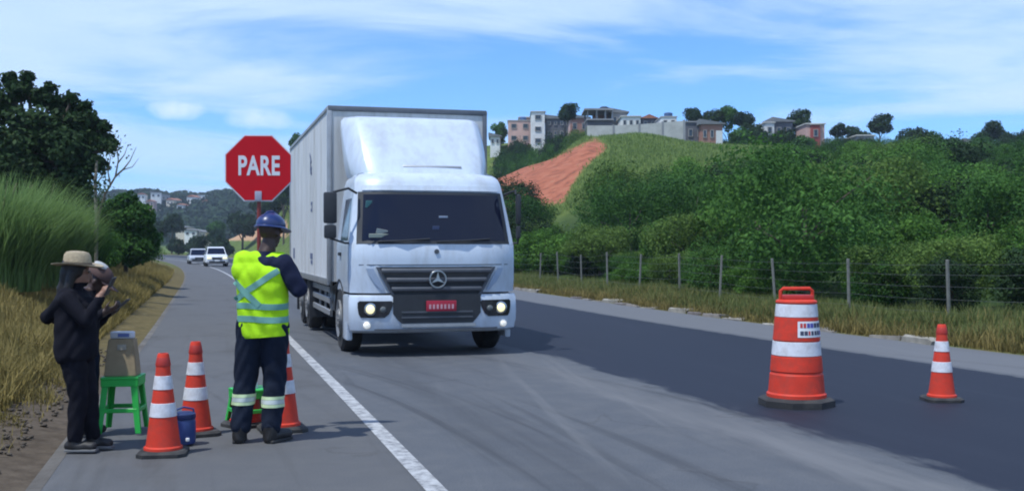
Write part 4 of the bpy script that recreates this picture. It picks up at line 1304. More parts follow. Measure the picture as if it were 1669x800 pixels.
def truck():
    T = empty('box_truck', (3.16, 15.54, float(road_z(17.5))), R(0.4))
    tag(T, 'white box truck with dark grille driving towards the camera with headlights on', 'truck')
    Zk = [0.93, 1.10, 1.40, 1.62, 1.66, 2.05, 2.40, 2.52, 2.60, 2.66, 2.69]
    HWk = [1.215, 1.225, 1.225, 1.22, 1.215, 1.165, 1.115, 1.10, 1.075, 1.03, 0.93]
    YFk = [0.06, 0.05, 0.045, 0.05, 0.075, 0.19, 0.31, 0.36, 0.42, 0.52, 0.72]
    hw = lambda z: float(np.interp(z, Zk, HWk)); yf = lambda z: float(np.interp(z, Zk, YFk))
    def front(x, z, off=0.0):
        return Vector((x, yf(z) + 0.26 * abs(x / hw(z)) ** 5 - off, z))
    # cab shell
    rings = []
    xs = [-1, -0.985, -0.95, -0.9, -0.82, -0.7, -0.5, -0.25, 0, 0.25, 0.5, 0.7, 0.82, 0.9, 0.95, 0.985, 1]
    for z in Zk:
        w = hw(z); ring = [Vector((-w, 1.78, z)), Vector((-w, 1.2, z)), Vector((-w, 0.75, z))]
        ring += [front(x * w, z) for x in xs]
        ring += [Vector((w, 0.75, z)), Vector((w, 1.2, z)), Vector((w, 1.78, z))]
        rings.append(ring)
    cab = MB().loft(rings).build('cab', TW, T, angle=40)
    def patch(zlist, xfun, off, nx=14, thick=0.012):
        P = []
        for z in zlist:
            a, b = xfun(z); P.append([front(a + (b - a) * i / nx, z, off) for i in range(nx + 1)])
        return MB().grid(P, thick)
    # windscreen with black surround
    patch([1.63, 1.72, 1.9, 2.1, 2.3, 2.385], lambda z: (-1.13 + (z - 1.63) * 0.08, 1.13 - (z - 1.63) * 0.08), 0.012).build('windscreen_seal', TDARK, T)
    ws = patch([1.68, 1.8, 2.0, 2.2, 2.345], lambda z: (-1.06 + (z - 1.63) * 0.08, 1.06 - (z - 1.63) * 0.08), 0.022, thick=0.006).build('windscreen', WIND, T)
    # things seen through / on the glass
    MB().box(front(-0.80, 1.745, 0.031), (0.34, 0.012, 0.05), rot=Euler((0.3, 0, 0.1))).build('dashboard_papers', mat('pale_papers', (0.42, 0.45, 0.36), 0.8), ws)
    MB().box(front(-0.78, 1.80, 0.031), (0.16, 0.012, 0.07), rot=Euler((0.3, 0.2, 0.1))).build('dashboard_papers', mat('pale_cloth', (0.35, 0.38, 0.36), 0.8), ws)
    MB().box(front(-0.94, 2.20, 0.031), (0.09, 0.010, 0.10), rot=Euler((0.3, 0, 0.25))).build('sticker', mat('green_sticker', (0.10, 0.24, 0.24), 0.6), ws)
    MB().box(front(0.12, 2.02, 0.031), (0.13, 0.010, 0.025), rot=Euler((0.3, 0, 0))).build('rear_view_mirror', mat('mirror_glint', (0.45, 0.5, 0.6), 0.3), ws)
    MB().box(front(0.0, 1.86, 0.031), (0.10, 0.008, 0.05), rot=Euler((0.3, 0, 0))).build('sticker', mat('dim_sticker', (0.09, 0.11, 0.2), 0.6), ws)
    for (x0, x1) in ((-0.85, -0.1), (0.0, 0.8)):
        MB().tube([front(x0, 1.66, 0.04), front((x0 + x1) / 2, 1.675, 0.05), front(x1, 1.70, 0.04)], 0.012, 6).build('wiper', TDARK, T)
    # sun visor lip / roof brow
    patch([2.405, 2.44, 2.48], lambda z: (-1.02, 1.02), 0.03, thick=0.03).build('roof_brow', TW, T)
    # front panel seams and small badge
    patch([1.325, 1.335], lambda z: (-1.10, 1.10), 0.004, thick=0.004).build('panel_seam', TDARK, T)
    MB().lathe([(0.035, -0.01), (0.035, 0.006), (0.02, 0.012)], 20, front(0.0, 1.52, 0.006), 'Y').build('badge', TGRILLE, T)
    # grille
    gx = lambda z: (-0.86 + (1.30 - z) * 0.55, 0.86 - (1.30 - z) * 0.55)
    g = patch([0.80, 0.90, 1.0, 1.1, 1.2, 1.30], gx, 0.010, thick=0.02).build('grille', TDARK, T)
    for z in (0.86, 0.985, 1.115, 1.245):
        a, b = gx(z)
        P = []
        for k, dz in enumerate((-0.036, -0.012, 0.012, 0.036)):
            P.append([front(a + .03 + (b - a - .06) * i / 14, z + dz, 0.045 + (0.02 if k in (1, 2) else 0)) for i in range(15)])
        MB().grid(P, 0.02).build('slat', TGRILLE, g)
    for s in (-1, 1):
        P = [[front(s * (gx(z)[1] + dx), z, 0.04) for dx in (-0.03, 0.02)] for z in (0.80, 0.95, 1.10, 1.30)]
        MB().grid(P, 0.02).build('grille_frame', TGRILLE, g)
    # round star emblem
    em = empty('emblem'); em.parent = T; em.location = front(0, 1.125, 0.085)
    mb = MB()
    n = 36
    rings = []
    for i in range(n):
        a = 2 * math.pi * i / n; c = Vector((0.118 * math.cos(a), 0, 0.118 * math.sin(a)))
        rd = Vector((math.cos(a), 0, math.sin(a)))
        rings.append([c + rd * 0.013 * math.cos(t) + Vector((0, 1, 0)) * 0.013 * math.sin(t) for t in [k * math.pi / 3 for k in range(6)]])
    rings.append(rings[0]); mb.loft(rings, False, False); mb.build('ring', CHROME, em)
    mb = MB()
    for k in range(3):
        a = math.pi / 2 + k * 2 * math.pi / 3
        tip = (0.112 * math.cos(a), 0.112 * math.sin(a)); l_ = (0.026 * math.cos(a + 1.05), 0.026 * math.sin(a + 1.05)); r_ = (0.026 * math.cos(a - 1.05), 0.026 * math.sin(a - 1.05))
        mb.prism([(0, 0), r_, tip, l_], -0.012, 0.012)
    mb.build('star', CHROME, em, shade=False)
    # corner air deflectors
    for s in (-1, 1):
        P = [[front(s * x, z, 0.02) for x in np.linspace(gx(z)[1] + 0.06, gx(z)[1] + 0.06 + w_, 5)] for z, w_ in ((0.97, 0.05), (1.08, 0.10), (1.2, 0.11), (1.28, 0.10))]
        MB().grid(P, 0.01).build('corner_deflector', mat('blue_grey_paint', (0.30, 0.36, 0.46), 0.4), T)
    # bumper
    rings = []
    for (z, w, y0) in ((0.36, 1.17, 0.10), (0.40, 1.215, 0.03), (0.52, 1.235, 0.0), (0.66, 1.24, -0.005), (0.86, 1.235, 0.01), (0.90, 1.22, 0.03)):
        ring = [Vector((-w, 0.62, z))] + [Vector((x * w, y0 + 0.24 * abs(x) ** 5, z)) for x in xs] + [Vector((w, 0.62, z))]
        rings.append(ring)
    bmp = MB().loft(rings).build('bumper', TW, T, angle=40)
    bf = lambda x, z, off: Vector((x, 0.24 * abs(x / 1.237) ** 5 - off, z))
    def bpatch(zl, xf, off, nx=10, thick=0.012):
        return MB().grid([[bf(xf(z)[0] + (xf(z)[1] - xf(z)[0]) * i / nx, z, off) for i in range(nx + 1)] for z in zl], thick)
    bpatch([0.50, 0.56, 0.64, 0.74, 0.84, 0.905], lambda z: (-0.64 + max(0, .62 - z) * 1.0, 0.64 - max(0, .62 - z) * 1.0), 0.012).build('lower_intake', TDARK, bmp)
    for z in (0.585, 0.66):
        bpatch([z - .012, z + .012], lambda q: (-0.52, 0.52), 0.03).build('intake_bar', TGRILLE, bmp)
    bpatch([0.445, 0.475, 0.492], lambda z: (-0.52, 0.56), 0.016).build('step_plate', TALU, bmp)
    bpatch([0.40, 0.424], lambda z: (-0.9, 0.9), 0.010).build('lower_seam', TGRILLE, bmp)
    patch([0.905, 0.925], lambda z: (-1.12, 1.12), -0.0, thick=0.01).build('bumper_gap', TDARK, T)
    # number plate
    pl = MB().box((0.05, -0.045, 0.745), (0.44, 0.014, 0.15), 0.006).build('licence_plate', PLATE, T)
    pm_ = mat('faint_plate_print', (0.55, 0.30, 0.33), 0.6)
    mb = MB()
    for k in range(7): mb.box((0.05 - 0.165 + 0.055 * k, -0.0535, 0.735), (0.030, 0.004, 0.065))
    mb.build('plate_print', pm_, pl, shade=False)
    # lamps
    for s in (-1, 1):
        hl = empty('headlight'); hl.parent = T
        P = []
        for z, xa, xb in ((0.585, 0.76, 1.08), (0.63, 0.70, 1.11), (0.72, 0.655, 1.125), (0.795, 0.64, 1.125), (0.82, 0.66, 1.10)):
            P.append([bf(s * (xa + (xb - xa) * i / 8), z, 0.014) for i in range(9)])
        MB().grid(P, 0.012).build('housing', LENS, hl)
        c = bf(s * 0.955, 0.705, 0.02)
        MB().lathe([(0.088, 0.03), (0.088, -0.012), (0.068, -0.016)], 28, c, 'Y', cap=False).build('reflector', CHROME, hl)
        mb = MB(); mb.lathe([(0.066, 0.0), (0.056, -0.018), (0.034, -0.028), (0.01, -0.032)], 28, c, 'Y'); mb.build('lamp', LAMP, hl)
        mb = MB(); mb.lathe([(0.045, 0.0), (0.03, -0.02), (0.01, -0.025)], 20, bf(s * 0.78, 0.70, 0.02), 'Y'); mb.build('indicator', mat('clear_lens', (0.12, 0.13, 0.13), 0.15), hl)
        fg = MB(); fg.lathe([(0.050, 0.02), (0.050, -0.01), (0.04, -0.026), (0.01, -0.034)], 22, bf(s * 1.0, 0.475, 0.004), 'Y'); fg.build('fog_light', FOG, T)
        # steps and lower side of the cab, wheel arch
        mb = MB()
        mb.box((s * 1.19, 0.72, 0.56), (0.09, 0.42, 0.66), 0.03)
        mb.build('entry_step', TW, T)
        mb = MB()
        for k in range(9):
            pass
        arch = [[Vector((s * (1.235 - dx), 1.40 + 0.60 * math.cos(a), 0.50 + 0.60 * math.sin(a))) for dx in (0.0, 0.32)] for a in np.linspace(R(8), R(172), 14)]
        MB().grid(arch, 0.03).build('wheel_arch', TDARK, T)
        # side window, door seam, handle
        P = []
        for z in (1.68, 1.9, 2.1, 2.3):
            ya = 0.52 + (z - 1.68) * 0.28; P.append([Vector((s * (hw(z) + 0.004), ya + (1.36 - ya) * i / 4, z)) for i in range(5)])
        MB().grid(P, 0.008).build('side_window', WIND, T)
        dr = MB()
        dr.grid([[Vector((s * (hw(z) + .003), y, z)) for y in (0.50, 0.8, 1.1, 1.43)] for z in (1.0, 1.25, 1.45, 1.61)], 0.006)
        dr = dr.build('door', TW, T)
        MB().box((s * (hw(1.5) + 0.02), 1.25, 1.48), (0.04, 0.17, 0.05), 0.012).build('handle', TDARK, dr)
        # mirrors on brackets
        mr = empty('side_mirror'); mr.parent = T; mx_ = 1.50 if s < 0 else 1.27
        MB().box((s * mx_, 0.22, 2.14), (0.185 if s < 0 else .07, 0.11, 0.44), 0.03).build('mirror_head', TDARK, mr)
        MB().box((s * mx_, 0.22, 1.80), (0.17 if s < 0 else .06, 0.11, 0.19), 0.03).build('wide_mirror', TDARK, mr)
        MB().tube([(s * 1.10, 0.42, 2.36), (s * 1.24, 0.26, 2.42), (s * (mx_ - .04), 0.22, 2.36)], 0.018, 8).build('bracket', TDARK, mr)
        MB().tube([(s * 1.19, 0.42, 1.64), (s * 1.28, 0.28, 1.64), (s * mx_, 0.24, 1.71)], 0.016, 8).build('bracket', TDARK, mr)
        # front wheels
        wheel(T, s * 1.22, 1.40, 0.50, 0.29, s)
        for y in (6.35, 7.65):
            wheel(T, s * 1.24, y, 0.50, 0.26, s, True)
        # side guards, tank, mudguards
        mb = MB()
        for z in (0.50, 0.70, 0.88): mb.box((s * 1.20, 4.35, z), (0.035, 2.9, 0.10), 0.01, seg=1)
        for y in (3.0, 3.9, 4.8, 5.7): mb.box((s * 1.165, y, 0.74), (0.03, 0.07, 0.62))
        mb.build('side_guard', TALU, T)
        for y0 in (5.62, 8.4):
            MB().box((s * 1.08, y0, 0.62), (0.40, 0.03, 0.72)).build('mud_flap', TDARK, T)
        MB().lathe([(0.27, -0.55), (0.28, -0.53), (0.28, 0.53), (0.27, 0.55)], 24, (s * 0.86, 3.3, 0.70), 'Y').build('fuel_tank', TALU, T)
        MB().box((s * 0.43, 4.9, 0.86), (0.09, 9.6, 0.24)).build('chassis_rail', CHASSIS, T)
    for y in (1.40, 6.35, 7.65):
        MB().lathe([(0.08, -1.0), (0.08, 1.0)], 14, (0, y, 0.50), 'X').build('axle', CHASSIS, T)
    MB().box((0, 0.9, 0.78), (1.7, 1.1, 0.55), 0.08).build('engine_block', CHASSIS, T)
    # wind deflector on the roof
    rings = []
    xd = [-1, -0.99, -0.95, -0.90, -0.84, -0.80, -0.6, -0.3, 0, 0.3, 0.6, 0.80, 0.84, 0.90, 0.95, 0.99, 1]
    for (z, w, yfr, yb) in [(2.60, 1.02, 0.80, 1.80), (2.70, 1.07, 0.86, 1.84), (2.90, 1.10, 1.00, 1.90), (3.10, 1.115, 1.16, 1.96), (3.30, 1.125, 1.34, 2.02), (3.48, 1.13, 1.52, 2.08), (3.58, 1.12, 1.63, 2.10), (3.63, 1.08, 1.76, 2.10)]:
        cor = max(0.0, min(.42, yb - yfr - .08))
        ring = [Vector((-w, yb, z))] + [Vector((x * w, yfr + .05 * x * x + cor * max(0, (abs(x) - .80) / .20) ** 1.6, z)) for x in xd] + [Vector((w, yb, z))]
        rings.append(ring)
    de = MB().loft(rings).build('wind_deflector', TW, T, angle=50)
    MB().box((0.12, 0.935, 2.80), (0.9, 0.02, 0.03), 0.005, rot=Euler((-0.6, 0, 0))).build('deflector_bracket', TALU, de)
    # cargo box
    y0, L_, z0, z1, W2 = 2.27, 7.6, 1.03, 3.80, 1.30
    B = MB().box((0, y0 + L_ / 2, (z0 + z1) / 2), (2 * W2, L_, z1 - z0), 0.0).build('cargo_box', TBOX, T, shade=False)
    for s in (-1, 1):
        MB().box((s * (W2 - 0.02), y0 - 0.004 + 0.03, (z0 + z1) / 2), (0.075, 0.09, z1 - z0 + .01), 0.012).build('corner_post', TGREY if s > 0 else TALU, B)
        MB().box((s * (W2 - 0.01), y0 + L_ / 2, z1 + 0.002), (0.07, L_ + .02, 0.06), 0.01).build('roof_rail', TALU, B)
        MB().box((s * (W2 - 0.01), y0 + L_ / 2, z0 - 0.002), (0.06, L_ + .02, 0.11), 0.01).build('floor_rail', TALU, B)
        MB().box((s * (W2 - 0.01), y0 + L_ - .02, (z0 + z1) / 2), (0.07, 0.1, z1 - z0), 0.01).build('rear_post', TALU, B)
        for k in range(1, 7):
            MB().box((s * (W2 + 0.003), y0 + L_ * k / 7, (z0 + z1) / 2), (0.012, 0.028, z1 - z0 - .14)).build('rivet_strip', TBOX, B)
    MB().box((0, y0 - 0.006 + .03, z1 + 0.003), (2 * W2 + .02, 0.09, 0.085), 0.012).build('front_rail', TGREY, B)
    # marks on the left side panel
    def mark(y, z, parts):
        m = MB()
        for (dy, dz, a, b, ro) in parts: m.box((-W2 - 0.006, y + dy, z + dz), (0.008, a, b), rot=Euler((ro, 0, 0)))
        m.build('panel_mark', MARK, B, shade=False)
    mark(5.15, 3.10, [(0, .12, .34, .07, 0.5), (.02, .02, .07, .28, 0.2), (-.1, -.10, .26, .06, -0.3), (-.16, -.17, .10, .06, 0)])
    mark(4.95, 2.32, [(0, .06, .22, .06, 0), (-.06, -.04, .06, .12, 0), (.07, -.06, .14, .05, 0)])
    mark(5.0, 1.38, [(0, .04, .40, .10, 0), (-.05, -.07, .30, .06, 0)])
    mark(8.9, 1.45, [(0, 0, .30, .22, 0)])
    # rear lights bar / underride
    MB().box((0, y0 + L_ - .1, 0.60), (2.3, 0.1, 0.12), 0.01).build('underride_bar', TALU, T)
truck()

# ------------------------------------------------------------------ far cars
def car(name, px, yb, d, wpx, heading, label, suv=True, paint=(0.62, 0.63, 0.66)):
    p = at(px, yb, d)
    o = empty(name, (p.x, p.y, float(road_z(p.y))), heading)
    tag(o, label, 'car')
    W = 0.90; H = 1.62 if suv else 1.44; Lc = 4.3
    pm = mat(name + '_paint', paint, 0.3, coat=0.5, var=0.03)
    # body: sections along y (front at 0)
    def sec(y, w, zb, zt, zr):
        return [Vector((x * w, y, zb + (zt - zb) * q)) for x, q in ((-0.86, 0), (-1, .18), (-1, .75), (-.95, .95), (-.80, 1), (.80, 1), (.95, .95), (1, .75), (1, .18), (.86, 0))]
    zh = 1.0 if suv else 0.82
    secs = [sec(0, W * .86, .34, zh * .80, 0), sec(.12, W * .95, .26, zh * .90, 0), sec(.5, W, .24, zh * .95, 0), (sec(1.15, W, .24, zh, 0)), sec(2.4, W, .24, zh + .04, 0), sec(3.6, W, .24, zh + .04, 0), sec(4.15, W * .96, .28, zh, 0), sec(Lc, W * .86, .36, zh * .9, 0)]
    MB().loft(secs).build('body', pm, o)
    def rs(y, w, z): return [Vector((x * w, y, z)) for x in (-1, -.9, .9, 1)]
    k = 0.0 if suv else -.05
    prof = [(1.05, .80, zh - .03), (1.75, .66, H - .06), (2.1, .63, H), (3.2, .63, H - .02), (3.75, .68, H - .14), (4.1, .78, zh)]
    rings = [[Vector((-w - .02, y, zh - .03)), Vector((-w, y, z)), Vector((w, y, z)), Vector((w + .02, y, zh - .03))] for (y, w, z) in prof]
    MB().loft(rings).build('roof', pm, o, angle=50)
    MB().grid([[Vector((x * .74, 1.10, zh + .02)) for x in (-1, 0, 1)], [Vector((x * .62, 1.70, H - .10)) for x in (-1, 0, 1)]], 0.02).build('windscreen', WIND, o)
    for s in (-1, 1):
        MB().grid([[Vector((s * .805, 1.35, zh + .02)), Vector((s * .80, 3.6, zh + .02))], [Vector((s * .68, 1.85, H - .12)), Vector((s * .68, 3.3, H - .12))]], 0.02).build('side_window', WIND, o)
        for y in (.85, 3.45): wheel(o, s * .90, y, .34, .22, s)
        MB().box((s * .62, .02, zh * .70), (.34, .08, .14), .03).build('headlight', LAMP if suv else mat('car_lamp', (.7, .72, .75), .15), o)
        MB().box((s * .98, 1.35, zh + .06), (.16, .12, .13), .03).build('side_mirror', TDARK, o)
    MB().box((0, -.012, zh * .66), (.78, .05, .20), .02).build('grille', TDARK, o)
    MB().box((0, .0, .40), (1.3, .06, .16), .02).build('lower_grille', TDARK, o)
    MB().box((0, -.025, .50), (.40, .02, .12), .004).build('licence_plate', WHITEP, o)
    return o
car('suv', 354, 431, 90, 38, R(3), 'white off-road car coming round the bend, nearer of the two', True, (0.70, 0.71, 0.74))
car('hatchback', 325, 428, 103, 34, R(4), 'silver car behind the white off-road car at the bend', False, (0.48, 0.50, 0.56))

# ------------------------------------------------------------------ traffic cones, drum, stools
ORANGE = mat('cone_orange_red', (0.60, 0.045, 0.022), 0.55, var=0.14, scale=5, dirt=((0.24, 0.06, 0.045), 0.65, 9), spec=0.25)
BAND = mat('reflective_white_band', (0.66, 0.66, 0.69), 0.45, var=0.06, scale=10, dirt=((0.34, 0.30, 0.28), 0.7, 11))
BLACKR = mat('black_rubber_base', (0.022, 0.022, 0.023), 0.8, var=0.3, scale=8, dirt=((0.10, 0.09, 0.08), 0.5, 5))
def cone_mesh_parts():
    R0, R1, H = 0.128, 0.036, 0.75
    rad = lambda z: R0 + (R1 - R0) * (z - 0.04) / (H - 0.04)
    base = MB()
    pts = []
    h = 0.175; c = 0.05
    poly = [(-h + c, -h), (h - c, -h), (h, -h + c), (h, h - c), (h - c, h), (-h + c, h), (-h, h - c), (-h, -h + c)]
    base.loft([[Vector((x, y, 0)) for x, y in poly], [Vector((x, y, 0.025)) for x, y in poly], [Vector((x * .9, y * .9, 0.042)) for x, y in poly]])
    base = base.mesh('cone_base', BLACKR)
    prof = [(rad(0.04) + .012, 0.043), (rad(.05) + .012, 0.06), (rad(.065), 0.07)] + [(rad(z), z) for z in (0.2, 0.3, 0.44, 0.62)] + [(rad(.66) + .004, .66), (rad(.73) + .004, .735), (rad(.75), .75), (rad(.75) - .010, .75), (rad(.70) - .012, .69)]
    body = MB().lathe(prof, 32).mesh('cone_body', ORANGE)
    bands = []
    for (a, b) in ((0.285, 0.385), (0.485, 0.585)):
        bands.append(MB().lathe([(rad(a), a), (rad(a) + .004, a + .002), (rad(b) + .004, b - .002), (rad(b), b)], 32, cap=False).mesh('cone_band', BAND))
    tip = MB().lathe([(rad(.66) + .006, .655), (rad(.66) + .008, .665), (rad(.72) + .007, .715), (rad(.72) + .004, .722)], 28, cap=False).mesh('cone_grip', mat('cone_dark_tip', (0.42, 0.03, 0.02), 0.55))
    return base, body, bands, tip
CONE = cone_mesh_parts()
def cone(px, yb, label, rz=0.2, tilt=0.0, s=1.0):
    d = F_PX * CAM_H / (yb - HOR)
    p = at(px, yb, d)
    o = empty('traffic_cone', (p.x, p.y, float(road_z(p.y)) + 0.002), rz, s)
    link('base', CONE[0], o); b = link('body', CONE[1], o)
    for m in CONE[2]: link('reflective_band', m, b)
    link('grip', CONE[3], b)
    return tag(o, label, 'traffic cone', 'orange traffic cones')
cone(266, 738, 'nearest orange and white traffic cone, in front of the blue jug', -0.1, s=0.98)
cone(319, 705, 'orange and white traffic cone between the blue jug and the flagger', 0.25)
cone(460, 698, 'shaded orange cone standing behind the flagger right leg', 0.1, s=1.08)
cone(402, 690, 'orange cone hidden behind the flagger legs, glimpsed between them', 0.5)
cone(1535, 650, 'small orange and white traffic cone on the fresh asphalt at the right', -0.3)

def drum():
    yb = 657; d = F_PX * CAM_H / (yb - HOR)
    p = at(1298, yb, d)
    o = empty('traffic_drum', (p.x, p.y, float(road_z(p.y)) + .002), -YAW + 0.05)
    tag(o, 'large orange and white traffic drum on a black rubber base', 'traffic drum')
    poly = [(0.36 * math.cos(a), 0.36 * math.sin(a)) for a in [R(22.5 + 45 * k) for k in range(8)]]
    MB().loft([[Vector((x, y, 0)) for x, y in poly], [Vector((x, y, .06)) for x, y in poly], [Vector((x * .88, y * .88, .085)) for x, y in poly]]).build('base', BLACKR, o)
    H0, H1 = 0.086, 0.985
    rad = lambda z: 0.268 + (0.192 - 0.268) * (z - H0) / (H1 - H0)
    prof = [(rad(H0) + .012, H0), (rad(H0) + .012, H0 + .03), (rad(.13), .13), (rad(.30), .30), (rad(.305) - .008, .31), (rad(.33) - .008, .325), (rad(.335), .335), (rad(.47), .47), (rad(.47) - .008, .475), (rad(.64) - .008, .62), (rad(.64), .628),
            (rad(.84), .838), (rad(.84) - .008, .843), (rad(.98) - .008, .975), (rad(.985) + .004, .985), (rad(.99), 1.0), (rad(1.0) - .03, 1.012)]
    body = MB().lathe(prof, 48).build('body', ORANGE, o)
    for a, b in ((.482, .615), (.848, .970)):
        MB().lathe([(rad(a) - .006, a), (rad(a) - .001, a + .003), (rad(b) - .001, b - .003), (rad(b) - .006, b)], 48, cap=False).build('reflective_band', BAND, body)
    # handle frame on top
    top = mat('drum_dark_red', (0.40, 0.025, 0.02), 0.5)
    mb = MB(); mb.box((0, 0, 1.03), (0.30, 0.16, 0.05), 0.015); mb.build('collar', top, o)
    mb = MB(); mb.tube([(-.155, 0, 1.0), (-.155, 0, 1.09), (-.13, 0, 1.115), (.13, 0, 1.115), (.155, 0, 1.09), (.155, 0, 1.0)], 0.017, 8); mb.build('handle', ORANGE, o)
    # curved sticker with unreadable print
    def curved(a0, a1, z0, z1, off, n=10):
        return [[Vector((math.sin(a0 + (a1 - a0) * i / n) * (rad(z) + off), -math.cos(a0 + (a1 - a0) * i / n) * (rad(z) + off), z)) for i in range(n + 1)] for z in (z0, z1)]
    st = MB().grid(curved(R(-14), R(66), .662, .812, .003)).build('sticker', WHITEP, body)
    blk = mat('sticker_print_dark', (0.05, 0.05, 0.09), .6); blu = mat('sticker_print_blue', (0.08, 0.08, 0.35), .6); rd_ = mat('sticker_print_red', (0.5, .04, .04), .6)
    r = random.Random(3)
    for row, (za, zb) in enumerate(((.752, .795), (.682, .722))):
        a = -8.0
        while a < 58:
            w = r.uniform(5, 10)
            MB().grid(curved(R(a), R(a + w), za, zb, .005, 3)).build('sticker_print', (rd_ if (row == 0 and a < 4) or (row == 1 and 4 < a < 20) else (blu if r.random() < .35 else blk)), st)
            a += w + r.uniform(1.5, 3)
drum()

GREENP = mat('bright_green_plastic', (0.035, 0.42, 0.06), 0.45, var=0.08)
def stool(px, yb, label, rz, material, h=0.45):
    d = F_PX * CAM_H / (yb - HOR); p = at(px, yb, d)
    o = empty('plastic_stool', (p.x, p.y, 0.002), rz)
    t = 0.135; b = 0.172
    seat = MB(); seat.box((0, 0, h - .012), (2 * t + .03, 2 * t + .03, .024), .011)
    seat.build('seat', material, o)
    mb = MB()
    for (sx, sy, wx, wy) in ((0, 1, 2 * t + .02, .012), (0, -1, 2 * t + .02, .012), (1, 0, .012, 2 * t - .01), (-1, 0, .012, 2 * t - .01)):
        mb.box((sx * (t + .006), sy * (t + .006), h - .05), (wx, wy, .055), .003, seg=1)
    mb.build('apron', material, o)
    for sx in (-1, 1):
        for sy in (-1, 1):
            mb = MB()
            q = []
            for z, k, w in ((h - .03, t, .052), (h * .45, (t + b) / 2, .046), (0, b, .040)):
                c = Vector((sx * k, sy * k, z))
                q.append([c + Vector((0, 0, 0)), c + Vector((-sx * w, 0, 0)), c + Vector((-sx * w, -sy * .012, 0)), c + Vector((-sx * .012, -sy * .012, 0)), c + Vector((-sx * .012, -sy * w, 0)), c + Vector((0, -sy * w, 0))])
            mb.loft(q); mb.build('leg', material, o)
    k = t + (b - t) * 0.62
    z = h * .40
    for (sx, sy, wx, wy) in ((0, 1, 2 * k - .03, .014), (0, -1, 2 * k - .03, .014), (1, 0, .014, 2 * k - .03), (-1, 0, .014, 2 * k - .03)):
        MB().box((sx * (k - .008), sy * (k - .008), z), (wx, wy, .035), .005, seg=1).build('crossbar', material, o)
    return tag(o, label, 'stool', 'green plastic stools')
stool(201, 701, 'bright green plastic stool beside the woman, with a tan carton on its seat', -0.15, GREENP)
stool(409, 690, 'green plastic stool almost hidden behind the flagger left leg', 0.3, GREENP, .30)
# bag with a packet on the stool
def bag():
    d = F_PX * CAM_H / (701 - HOR); p = at(200, 701, d)
    o = empty('cardboard_carton', (p.x, p.y, 0.4515), -YAW + 0.12)
    kh = mat('tan_cardboard', (0.33, 0.26, 0.165), 0.95, var=0.15, scale=9, dirt=((0.14, 0.11, 0.075), 0.5, 5), spec=0.1)
    mb = MB()
    mb.loft([[Vector((x * w, y * w * .72, z)) for x, y in ((-1, -1), (1, -1), (1, 1), (-1, 1))] for z, w in ((0, .128), (.15, .115), (.30, .098))])
    bmesh.ops.bevel(mb.bm, geom=[e for e in mb.bm.edges], offset=.006, segments=2, affect='EDGES')
    mb.build('body', kh, o, angle=25)
    MB().box((0.012, -.086, .235), (.07, .003, .045), .0008, rot=Euler((-.07, 0, 0))).build('paper_label', mat('faded_paper_label', (.36, .33, .27), .9), o)
    tag(o, 'tan tapered carton standing on the bright green stool', 'carton')
    k = empty('packet', (p.x, p.y, 0.4515 + .3015), -YAW + 0.05)
    MB().box((0, 0, .028), (.18, .09, .055), .012).build('wrapper', mat('white_packet', (.62, .63, .68), .5), k)
    MB().box((.02, -.0465, .028), (.09, .003, .028)).build('print', mat('blue_packet_print', (.12, .16, .38), .6), k)
    tag(k, 'white packet with blue print lying on the tan carton', 'packet')
bag()
def jug():
    yb = 722; d = F_PX * CAM_H / (yb - HOR); p = at(300, yb, d)
    o = empty('water_jug', (p.x, p.y, .002), 0.3)
    bl = mat('dark_blue_plastic', (0.022, 0.045, 0.17), 0.45, var=.12)
    MB().lathe([(.080, 0), (.086, .01), (.088, .10), (.086, .17), (.08, .185)], 28).build('body', bl, o)
    MB().lathe([(.084, .186), (.088, .195), (.086, .225), (.06, .24), (.03, .243)], 28).build('lid', mat('darker_blue_plastic', (0.016, 0.03, 0.11), .45), o)
    MB().tube([(-.085, 0, .19), (-.07, 0, .255), (0, 0, .275), (.07, 0, .255), (.085, 0, .19)], .008, 8).build('handle', bl, o)
    MB().box((0, -.092, .04), (.025, .03, .025), .006).build('spout', WHITEP, o)
    tag(o, 'dark blue drinking water jug between the two left traffic cones', 'jug')
jug()

